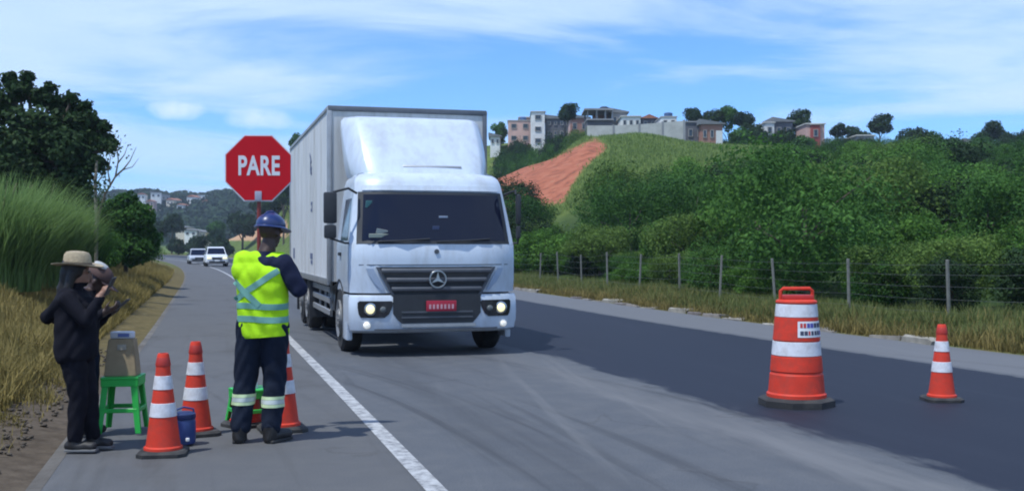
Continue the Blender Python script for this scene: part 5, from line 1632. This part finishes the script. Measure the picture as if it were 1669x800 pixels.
# ------------------------------------------------------------------ people
def ico(sub=3):
    bm = bmesh.new(); bmesh.ops.create_icosphere(bm, subdivisions=sub, radius=1.0)
    V = np.array([v.co[:] for v in bm.verts]); F = np.array([[v.index for v in f.verts] for f in bm.faces]); bm.free()
    return V, F
IV, IF = ico(3)
def cap(p0, p1, r0, r1):
    p0 = np.array(p0, float); p1 = np.array(p1, float)
    a = p1 - p0; n = np.linalg.norm(a); a = a / max(n, 1e-9)
    s = (IV @ a) > 0
    return np.where(s[:, None], p1 + IV * r1, p0 + IV * r0), IF
def ell(c, r, rot=None):
    v = IV * np.array(r, float)
    if rot is not None: v = v @ np.array(Euler(rot).to_matrix()).T
    return v + np.array(c, float), IF
def chain(pts, rad):
    return [cap(a, b, ra, rb) for a, b, ra, rb in zip(pts, pts[1:], rad, rad[1:])]
def sculpt(name, prims, voxel, mats, smooth_it=6, pick=None, fold=0.0, seed=1, zcut=None):
    V = []; F = []; o = 0
    for v, f in prims:
        V.append(v); F.append(f + o); o += len(v)
    me = fast_mesh(name + '_raw', np.concatenate(V), np.concatenate(F))
    ob = bpy.data.objects.new(name + '_raw', me); COL.objects.link(ob)
    m = ob.modifiers.new('r', 'REMESH'); m.mode = 'VOXEL'; m.voxel_size = voxel
    s = ob.modifiers.new('s', 'SMOOTH'); s.iterations = smooth_it; s.factor = 0.5
    dg = bpy.context.evaluated_depsgraph_get()
    out = bpy.data.meshes.new_from_object(ob.evaluated_get(dg))
    bpy.data.objects.remove(ob); bpy.data.meshes.remove(me)
    out.name = name
    if fold:
        n = len(out.vertices); co = np.zeros(n * 3, np.float32); out.vertices.foreach_get('co', co); co = co.reshape(-1, 3)
        no = np.zeros(n * 3, np.float32); out.vertices.foreach_get('normal', no); no = no.reshape(-1, 3)
        x, y, z = co.T
        w = np.sin(z * 46 + 9 * np.sin(x * 9 + seed) + 5 * np.sin(y * 11)) * 0.5 + np.sin(z * 21 + x * 33 + seed * 2 + 3 * np.sin(y * 17)) * 0.5
        co = co + no * (fold * w)[:, None]
        out.vertices.foreach_set('co', co.ravel().astype(np.float32))
    out.materials.clear()
    for mm in mats: out.materials.append(mm)
    if pick is not None:
        k = len(out.polygons); c = np.zeros(k * 3, np.float32); out.polygons.foreach_get('center', c)
        out.polygons.foreach_set('material_index', pick(c.reshape(-1, 3)).astype(np.int32))
    out.polygons.foreach_set('use_smooth', np.ones(len(out.polygons), bool))
    out.update()
    return out
def hand(wrist, direction, palmn, curl, s=1.0, side=1, spread=0.35):
    """palm plus five curled fingers; direction = along the palm, palmn = towards the palm side"""
    w = Vector(wrist); d = Vector(direction).normalized(); n = Vector(palmn); n = (n - d * n.dot(d)).normalized()
    t = d.cross(n) * side
    P = [cap(w, w + d * .035 * s, .026 * s, .030 * s)]
    for k in (-1.2, -.4, .4, 1.2):
        P.append(cap(w + d * .03 * s + t * .010 * k * s, w + d * .085 * s + t * .0185 * k * s, .017 * s, .0135 * s))
    for k, L_ in ((-1.2, .85), (-.4, 1.0), (.4, 1.08), (1.2, .98)):
        p = w + d * .085 * s + t * .0185 * k * s
        ang = 0.0
        for seg, (ln, r0, r1) in enumerate(((.040, .0105, .0095), (.026, .0095, .0088), (.020, .0088, .0075))):
            ang += curl * (1.0, 1.15, .8)[seg]
            q = p + (d * math.cos(ang) + n * math.sin(ang)) * ln * L_ * s
            P.append(cap(p, q, r0 * s, r1 * s)); p = q
    p = w + d * .022 * s + t * .024 * s
    dirs = [(d * .6 + t * .75 + n * .35), (d * .75 + t * .25 + n * .65), (d * .8 + n * .55)]
    for v, ln, r0, r1 in zip(dirs, (.038, .030, .024), (.0135, .0115, .0105), (.0115, .0105, .0085)):
        q = p + v.normalized() * ln * s
        P.append(cap(p, q, r0 * s, r1 * s)); p = q
    return P
def head(c, s, yawv, pitch=0.0):
    """face looks along yawv (2D direction)"""
    c = np.array(c, float); f = np.array([yawv[0], yawv[1], 0.0]); f /= np.linalg.norm(f)
    f = f * math.cos(pitch) + np.array([0, 0, -math.sin(pitch)])
    u = np.array([0, 0, 1.0]); u = u - f * u.dot(f); u /= np.linalg.norm(u)
    r = np.cross(f, u)
    rot = np.stack([r, f, u], 1)
    def e(o, rad): return (IV * np.array(rad) * s) @ rot.T + c + (rot @ np.array(o)) * s, IF
    def cp(a, b, r0, r1): return cap(c + rot @ np.array(a) * s, c + rot @ np.array(b) * s, r0 * s, r1 * s)
    return [e((0, -.012, .025), (.076, .095, .095)), e((0, .012, -.04), (.062, .072, .078)), e((0, .055, -.095), (.032, .030, .024)),
            cp((0, .085, .005), (0, .106, -.028), .011, .016), e((0, .086, -.058), (.026, .014, .010)), e((0, .084, -.073), (.024, .013, .009)),
            e((.035, .070, .010), (.022, .018, .012)), e((-.035, .070, .010), (.022, .018, .012)),
            e((.078, -.005, -.012), (.012, .022, .034)), e((-.078, -.005, -.012), (.012, .022, .034))], (lambda o: c + rot @ np.array(o) * s), rot
def eyes(root, hp, rot, s):
    for k in (-1, 1):
        V, F = ell((0, 0, 0), (.0125 * s, .009 * s, .0075 * s))
        V = V @ rot.T + hp((k * .033, .086, .010))
        link('eye', fast_mesh('eye', V, F, [mat('eye_dark', (.04, .03, .025), .25)], smooth_shade=True), root)
SKIN = mat('brown_skin', (0.048, 0.024, 0.017), 0.55, var=.1, scale=20)
SKIN2 = mat('tan_skin', (0.24, 0.125, 0.08), 0.55, var=.1, scale=20)
NAVY = mat('navy_work_cloth', (0.016, 0.020, 0.045), 0.9, var=.2, scale=12, bump=.3, bscale=150, spec=0.12)
NAVYT = mat('navy_work_trousers', (0.014, 0.019, 0.034), 0.9, var=.25, scale=12, bump=.3, bscale=150, spec=0.12)
BLACKC = mat('black_cloth', (0.010, 0.010, 0.015), 0.9, var=.25, scale=12, bump=.3, bscale=150, spec=0.12)
BOOT = mat('black_boot', (0.016, 0.015, 0.015), 0.6, var=.2)
HIVIS = mat('hivis_yellow_green', (0.42, 0.74, 0.015), 0.8, var=.10, scale=9, bump=.2, bscale=120, spec=0.15)
REFL = mat('grey_reflective_tape', (0.15, 0.33, 0.27), 0.4, var=.12, scale=12)
REFLY = mat('pale_reflective_tape', (0.58, 0.70, 0.40), 0.4, var=.1, scale=12)
HELM = mat('blue_hard_hat', (0.014, 0.028, 0.115), 0.35, var=.1, coat=.3)

def shell_band(tree, cz, axis, n, zfun, half, off, cast=0.6, tilt=None):
    """closed strip around a vertical axis, projected on the surface held in a BVH tree"""
    P = []
    for dz in (-half, -half * .3, half * .3, half):
        row = []
        for i in range(n + 1):
            a = 2 * math.pi * i / n
            z = zfun(a) + dz
            dirv = Vector((math.cos(a), math.sin(a), 0))
            o = Vector((axis[0], axis[1], z)) + dirv * cast
            h = tree.ray_cast(o, -dirv)
            p = h[0] if h[0] is not None else Vector((axis[0], axis[1], z)) + dirv * .1
            row.append(p + dirv * off)
        P.append(row)
    return P

def flagger():
    d0 = F_PX * CAM_H / (718 - HOR); p = at(425, 718, d0)
    o = empty('person', (p.x, p.y, float(road_z(p.y)) + .002), -YAW)
    tag(o, 'road worker seen from behind in hi-vis vest and blue hard hat, holding the stop sign', 'person')
    # local: x right, y away from the camera (the way the worker faces)
    sh_l, sh_r = (-.135, .0, 1.39), (.185, -.035, 1.375)
    el_r, wr_r = (.298, -.03, 1.185), (.065, .255, 1.36)
    el_l, wr_l = (-.150, .17, 1.14), (-.115, .30, 1.12)
    hd, hp, rot = head((.068, .045, 1.625), 1.0, (.45, .9), 0.12)
    torso = [cap((.02, 0, .90), (.015, 0, 1.05), .112, .11), cap((-.045, 0, .92), (-.05, -.005, 1.28), .112, .114), cap((.085, 0, .92), (.078, .0, 1.28), .112, .112),
             cap((-.11, -.005, 1.33), (.13, .005, 1.32), .095, .095), cap(sh_l, sh_r, .070, .070), cap((.03, 0, 1.38), (.055, .02, 1.54), .075, .056)]
    arms = chain([sh_r, el_r, wr_r], [.080, .068, .046]) + chain([sh_l, el_l, wr_l], [.068, .052, .036])
    legs = chain([(-.075, .0, .88), (-.125, .035, .48), (-.155, -.005, .10)], [.105, .076, .060]) + chain([(.105, .0, .88), (.10, .045, .48), (.075, .01, .10)], [.105, .076, .060])
    feet = [cap((-.155, -.03, .055), (-.205, .15, .045), .052, .042), cap((-.155, -.03, .04), (-.155, -.03, .12), .055, .058), cap((.075, -.02, .055), (.175, .13, .045), .052, .042), cap((.075, -.02, .04), (.075, -.02, .12), .055, .058)]
    pole = Vector((-.10, .36, 0))
    hands = hand(wr_r, Vector((-.155, .085, .05)), (-.3, 1, 0), 1.05, 1.0, -1) + hand(wr_l, Vector((.015, .05, .02)), (1, .2, 0), 1.05, 1.0, 1)
    def pick(c):
        z = c[:, 2]; m = np.full(len(c), 1)
        m[z < .90] = 2; m[z < .125] = 3
        dw = np.linalg.norm(c - np.array(wr_r), axis=1); dl = np.linalg.norm(c - np.array(wr_l), axis=1)
        m[(c[:, 1] > .25) & (z > .9) & ((dw < .20) | (dl < .2))] = 0
        m[(z > 1.475) & (c[:, 1] < .23)] = 0
        return m
    body = sculpt('flagger_body', hd + torso + arms + legs + feet + hands, .0075, [SKIN, NAVY, NAVYT, BOOT], 4, pick, .004, 2)
    link('body', body, o)
    eyes(o, hp, rot, 1.0)
    # loose trousers
    tl = chain([(-.075, .0, .90), (-.125, .03, .48), (-.150, -.01, .13)], [.116, .090, .080]) + chain([(.105, .0, .90), (.10, .04, .48), (.08, .005, .13)], [.116, .090, .080]) + [cap((-.045, 0, .90), (.08, 0, .90), .122, .122)]
    tm = sculpt('trousers', tl, .010, [NAVYT], 4, None, .006, 4)
    to = link('trousers', tm, o)
    bt = BVHTree.FromPolygons([v.co[:] for v in tm.vertices], [q.vertices[:] for q in tm.polygons])
    for (ax, zc) in (((-.137, .008), .335), ((.092, .025), .315)):
        for dz, mm, hf in ((-.030, REFLY, .012), (0, mat('silver_tape', (.50, .55, .52), .35), .016), (.030, REFLY, .012)):
            MB().grid(shell_band(bt, 0, ax, 24, lambda a: zc + dz, hf, .004, .115), .002).build('reflective_strip', mm, to)
    # vest
    vt = [cap((-.050, 0, .86), (-.055, -.008, 1.28), .128, .128), cap((.090, 0, .86), (.082, -.005, 1.28), .128, .126), cap((-.115, -.01, 1.32), (.135, .0, 1.31), .106, .106),
          cap((-.130, -.004, 1.395), (.150, .010, 1.385), .086, .084), cap((0.02, 0, .84), (.02, 0, 1.2), .140, .135)]
    vm = sculpt('vest', vt, .010, [HIVIS], 5, None, .006, 7)
    bm = bmesh.new(); bm.from_mesh(vm)
    bmesh.ops.bisect_plane(bm, geom=bm.verts[:] + bm.edges[:] + bm.faces[:], plane_co=(0, 0, .815), plane_no=(0.06, 0, -1), clear_outer=True)
    bm.to_mesh(vm); bm.free()
    vo = link('vest', vm, o)
    vb = BVHTree.FromPolygons([v.co[:] for v in vm.vertices], [q.vertices[:] for q in vm.polygons])
    for zc in (.955, 1.055):
        MB().grid(shell_band(vb, 0, (.015, 0), 48, lambda a: zc + .006 * math.sin(a * 2), .023, .004), .002).build('reflective_strip', REFL, vo)
    # X tape across the back
    def backtape(x0, z0, x1, z1):
        P = []
        dx, dz = x1 - x0, z1 - z0; ln = math.hypot(dx, dz); nx, nz = -dz / ln, dx / ln
        for k in (-.023, 0, .023):
            row = []
            for i in range(25):
                t = i / 24; x = x0 + dx * t + nx * k; z = z0 + dz * t + nz * k
                h = vb.ray_cast(Vector((x, -.6, z)), Vector((0, 1, 0)))
                if h[0] is None: h = (Vector((x, -.05, z)),)
                row.append(h[0] + Vector((0, -.005, 0)))
            P.append(row)
        MB().grid(P, .002).build('reflective_strip', REFL, vo)
    backtape(-.185, 1.245, .02, 1.06); backtape(-.185, 1.10, .16, 1.33)
    # hard hat with brim
    hc = hp((0, -.005, .045))
    V, F = ell((0, 0, 0), (.108, .128, .105)); V = V[:, :]
    V[:, 2] = np.maximum(V[:, 2], -.012)
    link('hard_hat', fast_mesh('hard_hat', V @ rot.T + hc, F, [HELM], smooth_shade=True), o)
    rings = []
    for a in [2 * math.pi * i / 40 for i in range(40)]:
        fr = max(0, math.sin(a)) ** 1.5
        ro = 1.0 + .10 + .42 * fr
        c0 = np.array([.107 * math.cos(a), .127 * math.sin(a), -.008]); c1 = np.array([.108 * ro * math.cos(a), .127 * ro * math.sin(a), -.016 - .012 * fr])
        rings.append([Vector(rot @ q + hc) for q in (c0 + [0, 0, .006], c1 + [0, 0, .003], c1 - [0, 0, .003], c0 - [0, 0, .004])])
    rings.append(rings[0])
    MB().loft(rings, False, False).build('hat_brim', HELM, o)
    MB().tube([Vector(rot @ np.array(q) + hc) for q in ((0, -.10, .055), (0, -.05, .10), (0, 0, .112), (0, .05, .10), (0, .10, .055))], .012, 8).build('hat_ridge', HELM, o)
    # boot soles
    for (a, b) in (((-.155, -.065), (-.212, .175)), ((.07, -.055), (.185, .155))):
        dv = Vector((b[0] - a[0], b[1] - a[1], 0)); c = (Vector((*a, 0)) + Vector((*b, 0))) / 2
        MB().box((c.x, c.y, .012), (.095, dv.length, .022), .008, rot=Euler((0, 0, math.atan2(dv.y, dv.x) - math.pi / 2))).build('boot_sole', BLACKR, o)
    # the sign: a thing of its own
    W = o.matrix_world
    base = Vector((p.x, p.y, .002)) + Matrix.Rotation(-YAW, 3, 'Z') @ pole
    S = empty('stop_sign', base, -YAW + R(3))
    tag(S, 'red octagonal hand-held stop sign reading PARE above the worker head', 'sign')
    zc = 2.13; ap = 0.268
    rd = mat('sign_red', (0.46, 0.005, 0.014), 0.55, var=.06, scale=3, spec=0.2)
    wb = mat('sign_white', (0.62, 0.62, 0.66), .45, var=.05)
    oct_ = lambda r: [(r / math.cos(R(22.5)) * math.cos(R(22.5 + 45 * k)), zc + r / math.cos(R(22.5)) * math.sin(R(22.5 + 45 * k))) for k in range(8)]
    MB().prism(oct_(ap), -.006, .006).build('plate', wb, S, shade=False)
    MB().prism(oct_(ap - .010), -.009, -.0062).build('red_face', rd, S, shade=False)
    tx = text_mesh('PARE', .215, wb, 'lettering', .006, 0.66, .0008, 1.06)
    link('lettering', tx, S, (.004, -.0102, zc + .012), (R(90), 0, 0))
    MB().lathe([(.0165, .55), (.0165, zc - .02)], 16, (0, .022, 0)).build('pole', mat('pole_red_brown', (.20, .03, .025), .5), S)
    MB().box((0.0, -.012, zc - ap + .045), (.055, .006, .075), .003).build('bracket', mat('pale_bracket', (.34, .33, .42), .5), S)
flagger()

def woman():
    p = at(126, 733, F_PX * CAM_H / (733 - HOR))
    o = empty('person', (p.x, p.y, .002), -YAW)
    tag(o, 'woman in black clothes and straw hat looking at a phone beside the green stool', 'person')
    # local x right; she faces +x, turned slightly away from the camera
    hd, hp, rot = head((.005, .0, 1.315), .90, (1, .25), 0.15)
    torso = [cap((-.01, 0, .74), (-.01, 0, .90), .132, .125), cap((-.02, -.06, .92), (-.02, -.05, 1.08), .105, .108), cap((-.02, .06, .92), (-.02, .05, 1.08), .105, .108),
             cap((-.03, -.115, 1.12), (-.03, .115, 1.12), .068, .068), cap((-.025, 0, 1.12), (0, 0, 1.24), .062, .046), ell((.05, -.05, 1.02), (.07, .065, .075)), ell((.05, .05, 1.02), (.07, .065, .075))]
    r_sh, r_el, r_wr = (-.02, -.145, 1.11), (.125, -.165, .965), (.215, -.125, 1.125)   # arm nearer the camera, forearm raised
    # left elbow pushed back, forearm forward at waist height
    l_sh, l_el, l_wr = (-.06, .14, 1.11), (-.215, .15, .955), (-.06, .20, .90)
    bk_el = (-.235, -.10, .955)
    arms = chain([r_sh, r_el, r_wr], [.060, .050, .034]) + chain([l_sh, l_el, l_wr], [.058, .047, .032])
    # loose sleeve bulge at the back
    arms += chain([(-.05, -.12, 1.10), (-.20, -.05, .98)], [.062, .05])
    legs = chain([(-.01, -.065, .72), (.03, -.06, .40), (.0, -.06, .08)], [.095, .06, .045]) + chain([(-.01, .065, .72), (.06, .065, .40), (.085, .07, .08)], [.095, .06, .045])
    feet = [cap((-.03, -.06, .04), (.13, -.065, .035), .042, .036), cap((.055, .07, .04), (.20, .08, .035), .042, .036), cap((0, -.06, .04), (0, -.06, .10), .044, .046), cap((.085, .07, .04), (.085, .07, .1), .044, .046)]
    hands = hand(r_wr, (.04, .0, .075), (.6, .5, .2), .75, .88, 1) + hand(l_wr, (.10, .02, -.02), (0, -1, 0), .5, .88, 1)
    def pick(c):
        z = c[:, 2]; m = np.full(len(c), 1)
        m[z < .10] = 2
        m[(z > 1.235) & (c[:, 0] < .15)] = 0
        m[(np.linalg.norm(c - np.array(r_wr), axis=1) < .17) & (z > 1.135) & (c[:, 0] > .15)] = 0
        m[(np.linalg.norm(c - np.array(l_wr), axis=1) < .17) & (c[:, 0] > -.05) & (c[:, 1] > .13) & (z < .97) & (z > .8)] = 0
        return m
    link('body', sculpt('woman_body', hd + torso + arms + legs + feet + hands, .0075, [SKIN2, BLACKC, BOOT], 4, pick, .004, 5), o)
    eyes(o, hp, rot, .9)
    # loose jacket and trousers
    jk = [cap((-.015, -.045, .73), (-.03, -.05, 1.08), .135, .118), cap((-.015, .045, .73), (-.03, .05, 1.08), .135, .118), cap((-.035, -.10, 1.13), (-.035, .10, 1.13), .072, .072), cap((.03, -.02, .75), (.04, -.02, 1.04), .125, .11)]
    jm = sculpt('jacket', jk, .010, [BLACKC], 4, None, .006, 9)
    bm = bmesh.new(); bm.from_mesh(jm)
    bmesh.ops.bisect_plane(bm, geom=bm.verts[:] + bm.edges[:] + bm.faces[:], plane_co=(0, 0, .655), plane_no=(0.1, 0, -1), clear_outer=True)
    bm.to_mesh(jm); bm.free()
    link('jacket', jm, o)
    tr = chain([(-.01, -.06, .72), (.03, -.055, .40), (.005, -.06, .10)], [.102, .070, .056]) + chain([(-.01, .06, .72), (.06, .065, .40), (.085, .07, .10)], [.102, .070, .056])
    link('trousers', sculpt('trousers', tr, .010, [BLACKC], 4, None, .005, 3), o)
    # long dark hair
    hr = [ell(hp((0, -.03, .03)), (.095, .085, .10)), cap(hp((0, -.06, -.02)), (-.085, 0, 1.16), .070, .060), cap((-.085, 0, 1.18), (-.115, -.01, 1.02), .065, .035), cap(hp((.07, -.03, -.02)), (-.05, -.085, 1.14), .035, .03), cap(hp((-.07, -.03, -.02)), (-.05, .085, 1.14), .035, .03)]
    link('hair', sculpt('hair', hr, .009, [mat('dark_hair', (.012, .009, .008), .6, var=.3, scale=30)], 4, None, .003, 1), o)
    # straw hat
    straw = mat('straw', (.36, .29, .19), .9, var=.18, scale=40, bump=.5, bscale=120)
    c = Vector(hp((0, -.012, .055)))
    rings = []
    for k, (r, z) in enumerate([(.182, .006), (.180, .0), (.14, -.008), (.103, -.004), (.100, .03), (.094, .07), (.078, .092), (.045, .100), (.01, .102)]):
        rings.append([c + Vector((r * (1.0 if k > 2 else 1.02) * math.cos(a), r * math.sin(a) * .93, z - (0.010 * math.cos(2 * a) if k < 3 else 0) - .06 * r * math.cos(a))) for a in [2 * math.pi * i / 40 for i in range(40)]])
    MB().loft(rings, True, True).build('straw_hat', straw, o)
    MB().loft([[c + Vector((rr * math.cos(a), rr * math.sin(a) * .93, z - .06 * rr * math.cos(a))) for a in [2 * math.pi * i / 40 for i in range(40)]] for rr, z in ((.1035, .0), (.1025, .02))], False, False).build('hat_band', mat('hat_band', (.13, .10, .07), .9), o)
    for (a, b) in (((-.06, -.06), (.17, -.066)), ((.03, .07), (.238, .082))):
        MB().box(((a[0] + b[0]) / 2, (a[1] + b[1]) / 2, .010), (b[0] - a[0], .078, .018), .007).build('shoe_sole', mat('pale_sole', (.16, .16, .16), .8), o)
    # the phone is a thing of its own
    ph = Vector((p.x, p.y, 0)) + Matrix.Rotation(-YAW, 3, 'Z') @ Vector((.285, -.115, 1.212))
    P = empty('phone', ph, -YAW)
    P.rotation_euler = (R(8), R(28), -YAW)
    MB().box((0, 0, 0), (.010, .072, .148), .004).build('case', TDARK, P)
    MB().box((-.0055, 0, 0), (.001, .066, .138)).build('screen', PANE, P)
    tag(P, 'dark phone held up in the hand of the woman in the straw hat', 'phone')
woman()

def second_person():
    d = 8.85; p = at(143, 400, d)
    o = empty('person', (p.x, p.y, .002), -YAW)
    tag(o, 'person with brown cap and lowered head, half hidden behind the woman in the straw hat', 'person')
    hd, hp, rot = head((.085, 0, 1.225), .92, (1, .1), .6)
    torso = [cap((-.04, 0, .74), (-.03, 0, .92), .125, .118), cap((-.03, -.05, .92), (-.02, -.05, 1.07), .10, .105), cap((-.03, .05, .92), (-.02, .05, 1.07), .10, .105), cap((-.02, -.12, 1.11), (-.02, .12, 1.11), .066, .066), cap((-.01, 0, 1.10), (.055, 0, 1.17), .06, .05)]
    r_sh, r_el, r_wr = (-.01, -.15, 1.09), (.0, -.17, .86), (.16, -.09, .98)
    l_sh, l_el, l_wr = (-.01, .15, 1.09), (.0, .17, .86), (.16, .08, .98)
    arms = chain([r_sh, r_el, r_wr], [.058, .047, .032]) + chain([l_sh, l_el, l_wr], [.058, .047, .032])
    legs = chain([(-.04, -.065, .72), (-.02, -.065, .40), (-.04, -.065, .08)], [.108, .076, .056]) + chain([(-.04, .065, .72), (-.01, .065, .40), (-.04, .065, .08)], [.108, .076, .056])
    feet = [cap((-.06, -.065, .04), (.09, -.07, .035), .042, .036), cap((-.06, .065, .04), (.09, .07, .035), .042, .036)]
    hands = hand(r_wr, (.09, .03, .03), (0, .6, .6), .6, .9, 1) + hand(l_wr, (.09, -.03, .03), (0, -.6, .6), .6, .9, -1)
    def pick(c):
        z = c[:, 2]; m = np.full(len(c), 1)
        m[z < .72] = 3; m[z < .09] = 2; m[(z > 1.15) | ((z > 1.07) & (c[:, 0] > .08))] = 0
        m[(c[:, 0] > .165) & (z < 1.1) & (z > .9)] = 0
        return m
    link('body', sculpt('second_body', hd + torso + arms + legs + feet + hands, .008, [SKIN, BLACKC, BOOT, NAVYT], 4, pick, .005, 8), o)
    eyes(o, hp, rot, .92)
    brown = mat('brown_cap', (.075, .040, .035), .85, var=.15)
    V, F = ell((0, 0, 0), (.094, .112, .092)); V[:, 2] = np.maximum(V[:, 2], -.01)
    hc = hp((0, -.008, .042))
    co = link('cap', fast_mesh('cap', V @ rot.T + hc, F, [brown], smooth_shade=True), o)
    P = []
    for t in (0, .5, 1):
        P.append([Vector(rot @ np.array([.088 * math.cos(a), .10 * math.sin(a) + .085 * t * math.sin(a) ** .8, -.006 - .018 * t]) + hc) for a in np.linspace(R(18), R(162), 13)])
    MB().grid(P, .004).build('cap_peak', brown, co)
    Vp, Fp = ell((0, 0, 0), (.098, .06, .022)); link('cap_panel', fast_mesh('cap_panel', Vp @ rot.T + hp((0, -.05, .125)), Fp, [mat('pale_cap_panel', (.40, .40, .38), .8)], smooth_shade=True), co)
    ph = Vector((p.x, p.y, 0)) + Matrix.Rotation(-YAW, 3, 'Z') @ Vector((.275, .0, 1.035))
    Q = empty('phone', ph, -YAW); Q.rotation_euler = (0, R(50), -YAW)
    MB().box((0, 0, 0), (.010, .072, .145), .004).build('case', TDARK, Q)
    MB().box((-.0055, 0, 0), (.001, .066, .136)).build('screen', PANE, Q)
    tag(Q, 'dark phone in the lowered hands of the person with the brown cap', 'phone')
second_person()


# ------------------------------------------------------------------ hazy air
def haze():
    mb = MB()
    x0, x1, y0, y1, z0, z1 = -3200, 3300, -70, 3300, -3, 75
    mb.box(((x0 + x1) / 2, (y0 + y1) / 2, (z0 + z1) / 2), (x1 - x0, y1 - y0, z1 - z0))
    m = bpy.data.materials.new('hazy_air'); m.use_nodes = True
    nt = m.node_tree; nt.nodes.clear()
    out = nt.nodes.new('ShaderNodeOutputMaterial'); v = nt.nodes.new('ShaderNodeVolumePrincipled')
    v.inputs['Color'].default_value = (0.72, 0.84, 1.0, 1); v.inputs['Density'].default_value = HAZE; v.inputs['Anisotropy'].default_value = 0.2
    nt.links.new(v.outputs[0], out.inputs['Volume'])
    tag(mb.build('haze', m, shade=False), 'thin bluish haze over the valley', 'haze', kind='stuff')
HAZE = 0.00032
haze()
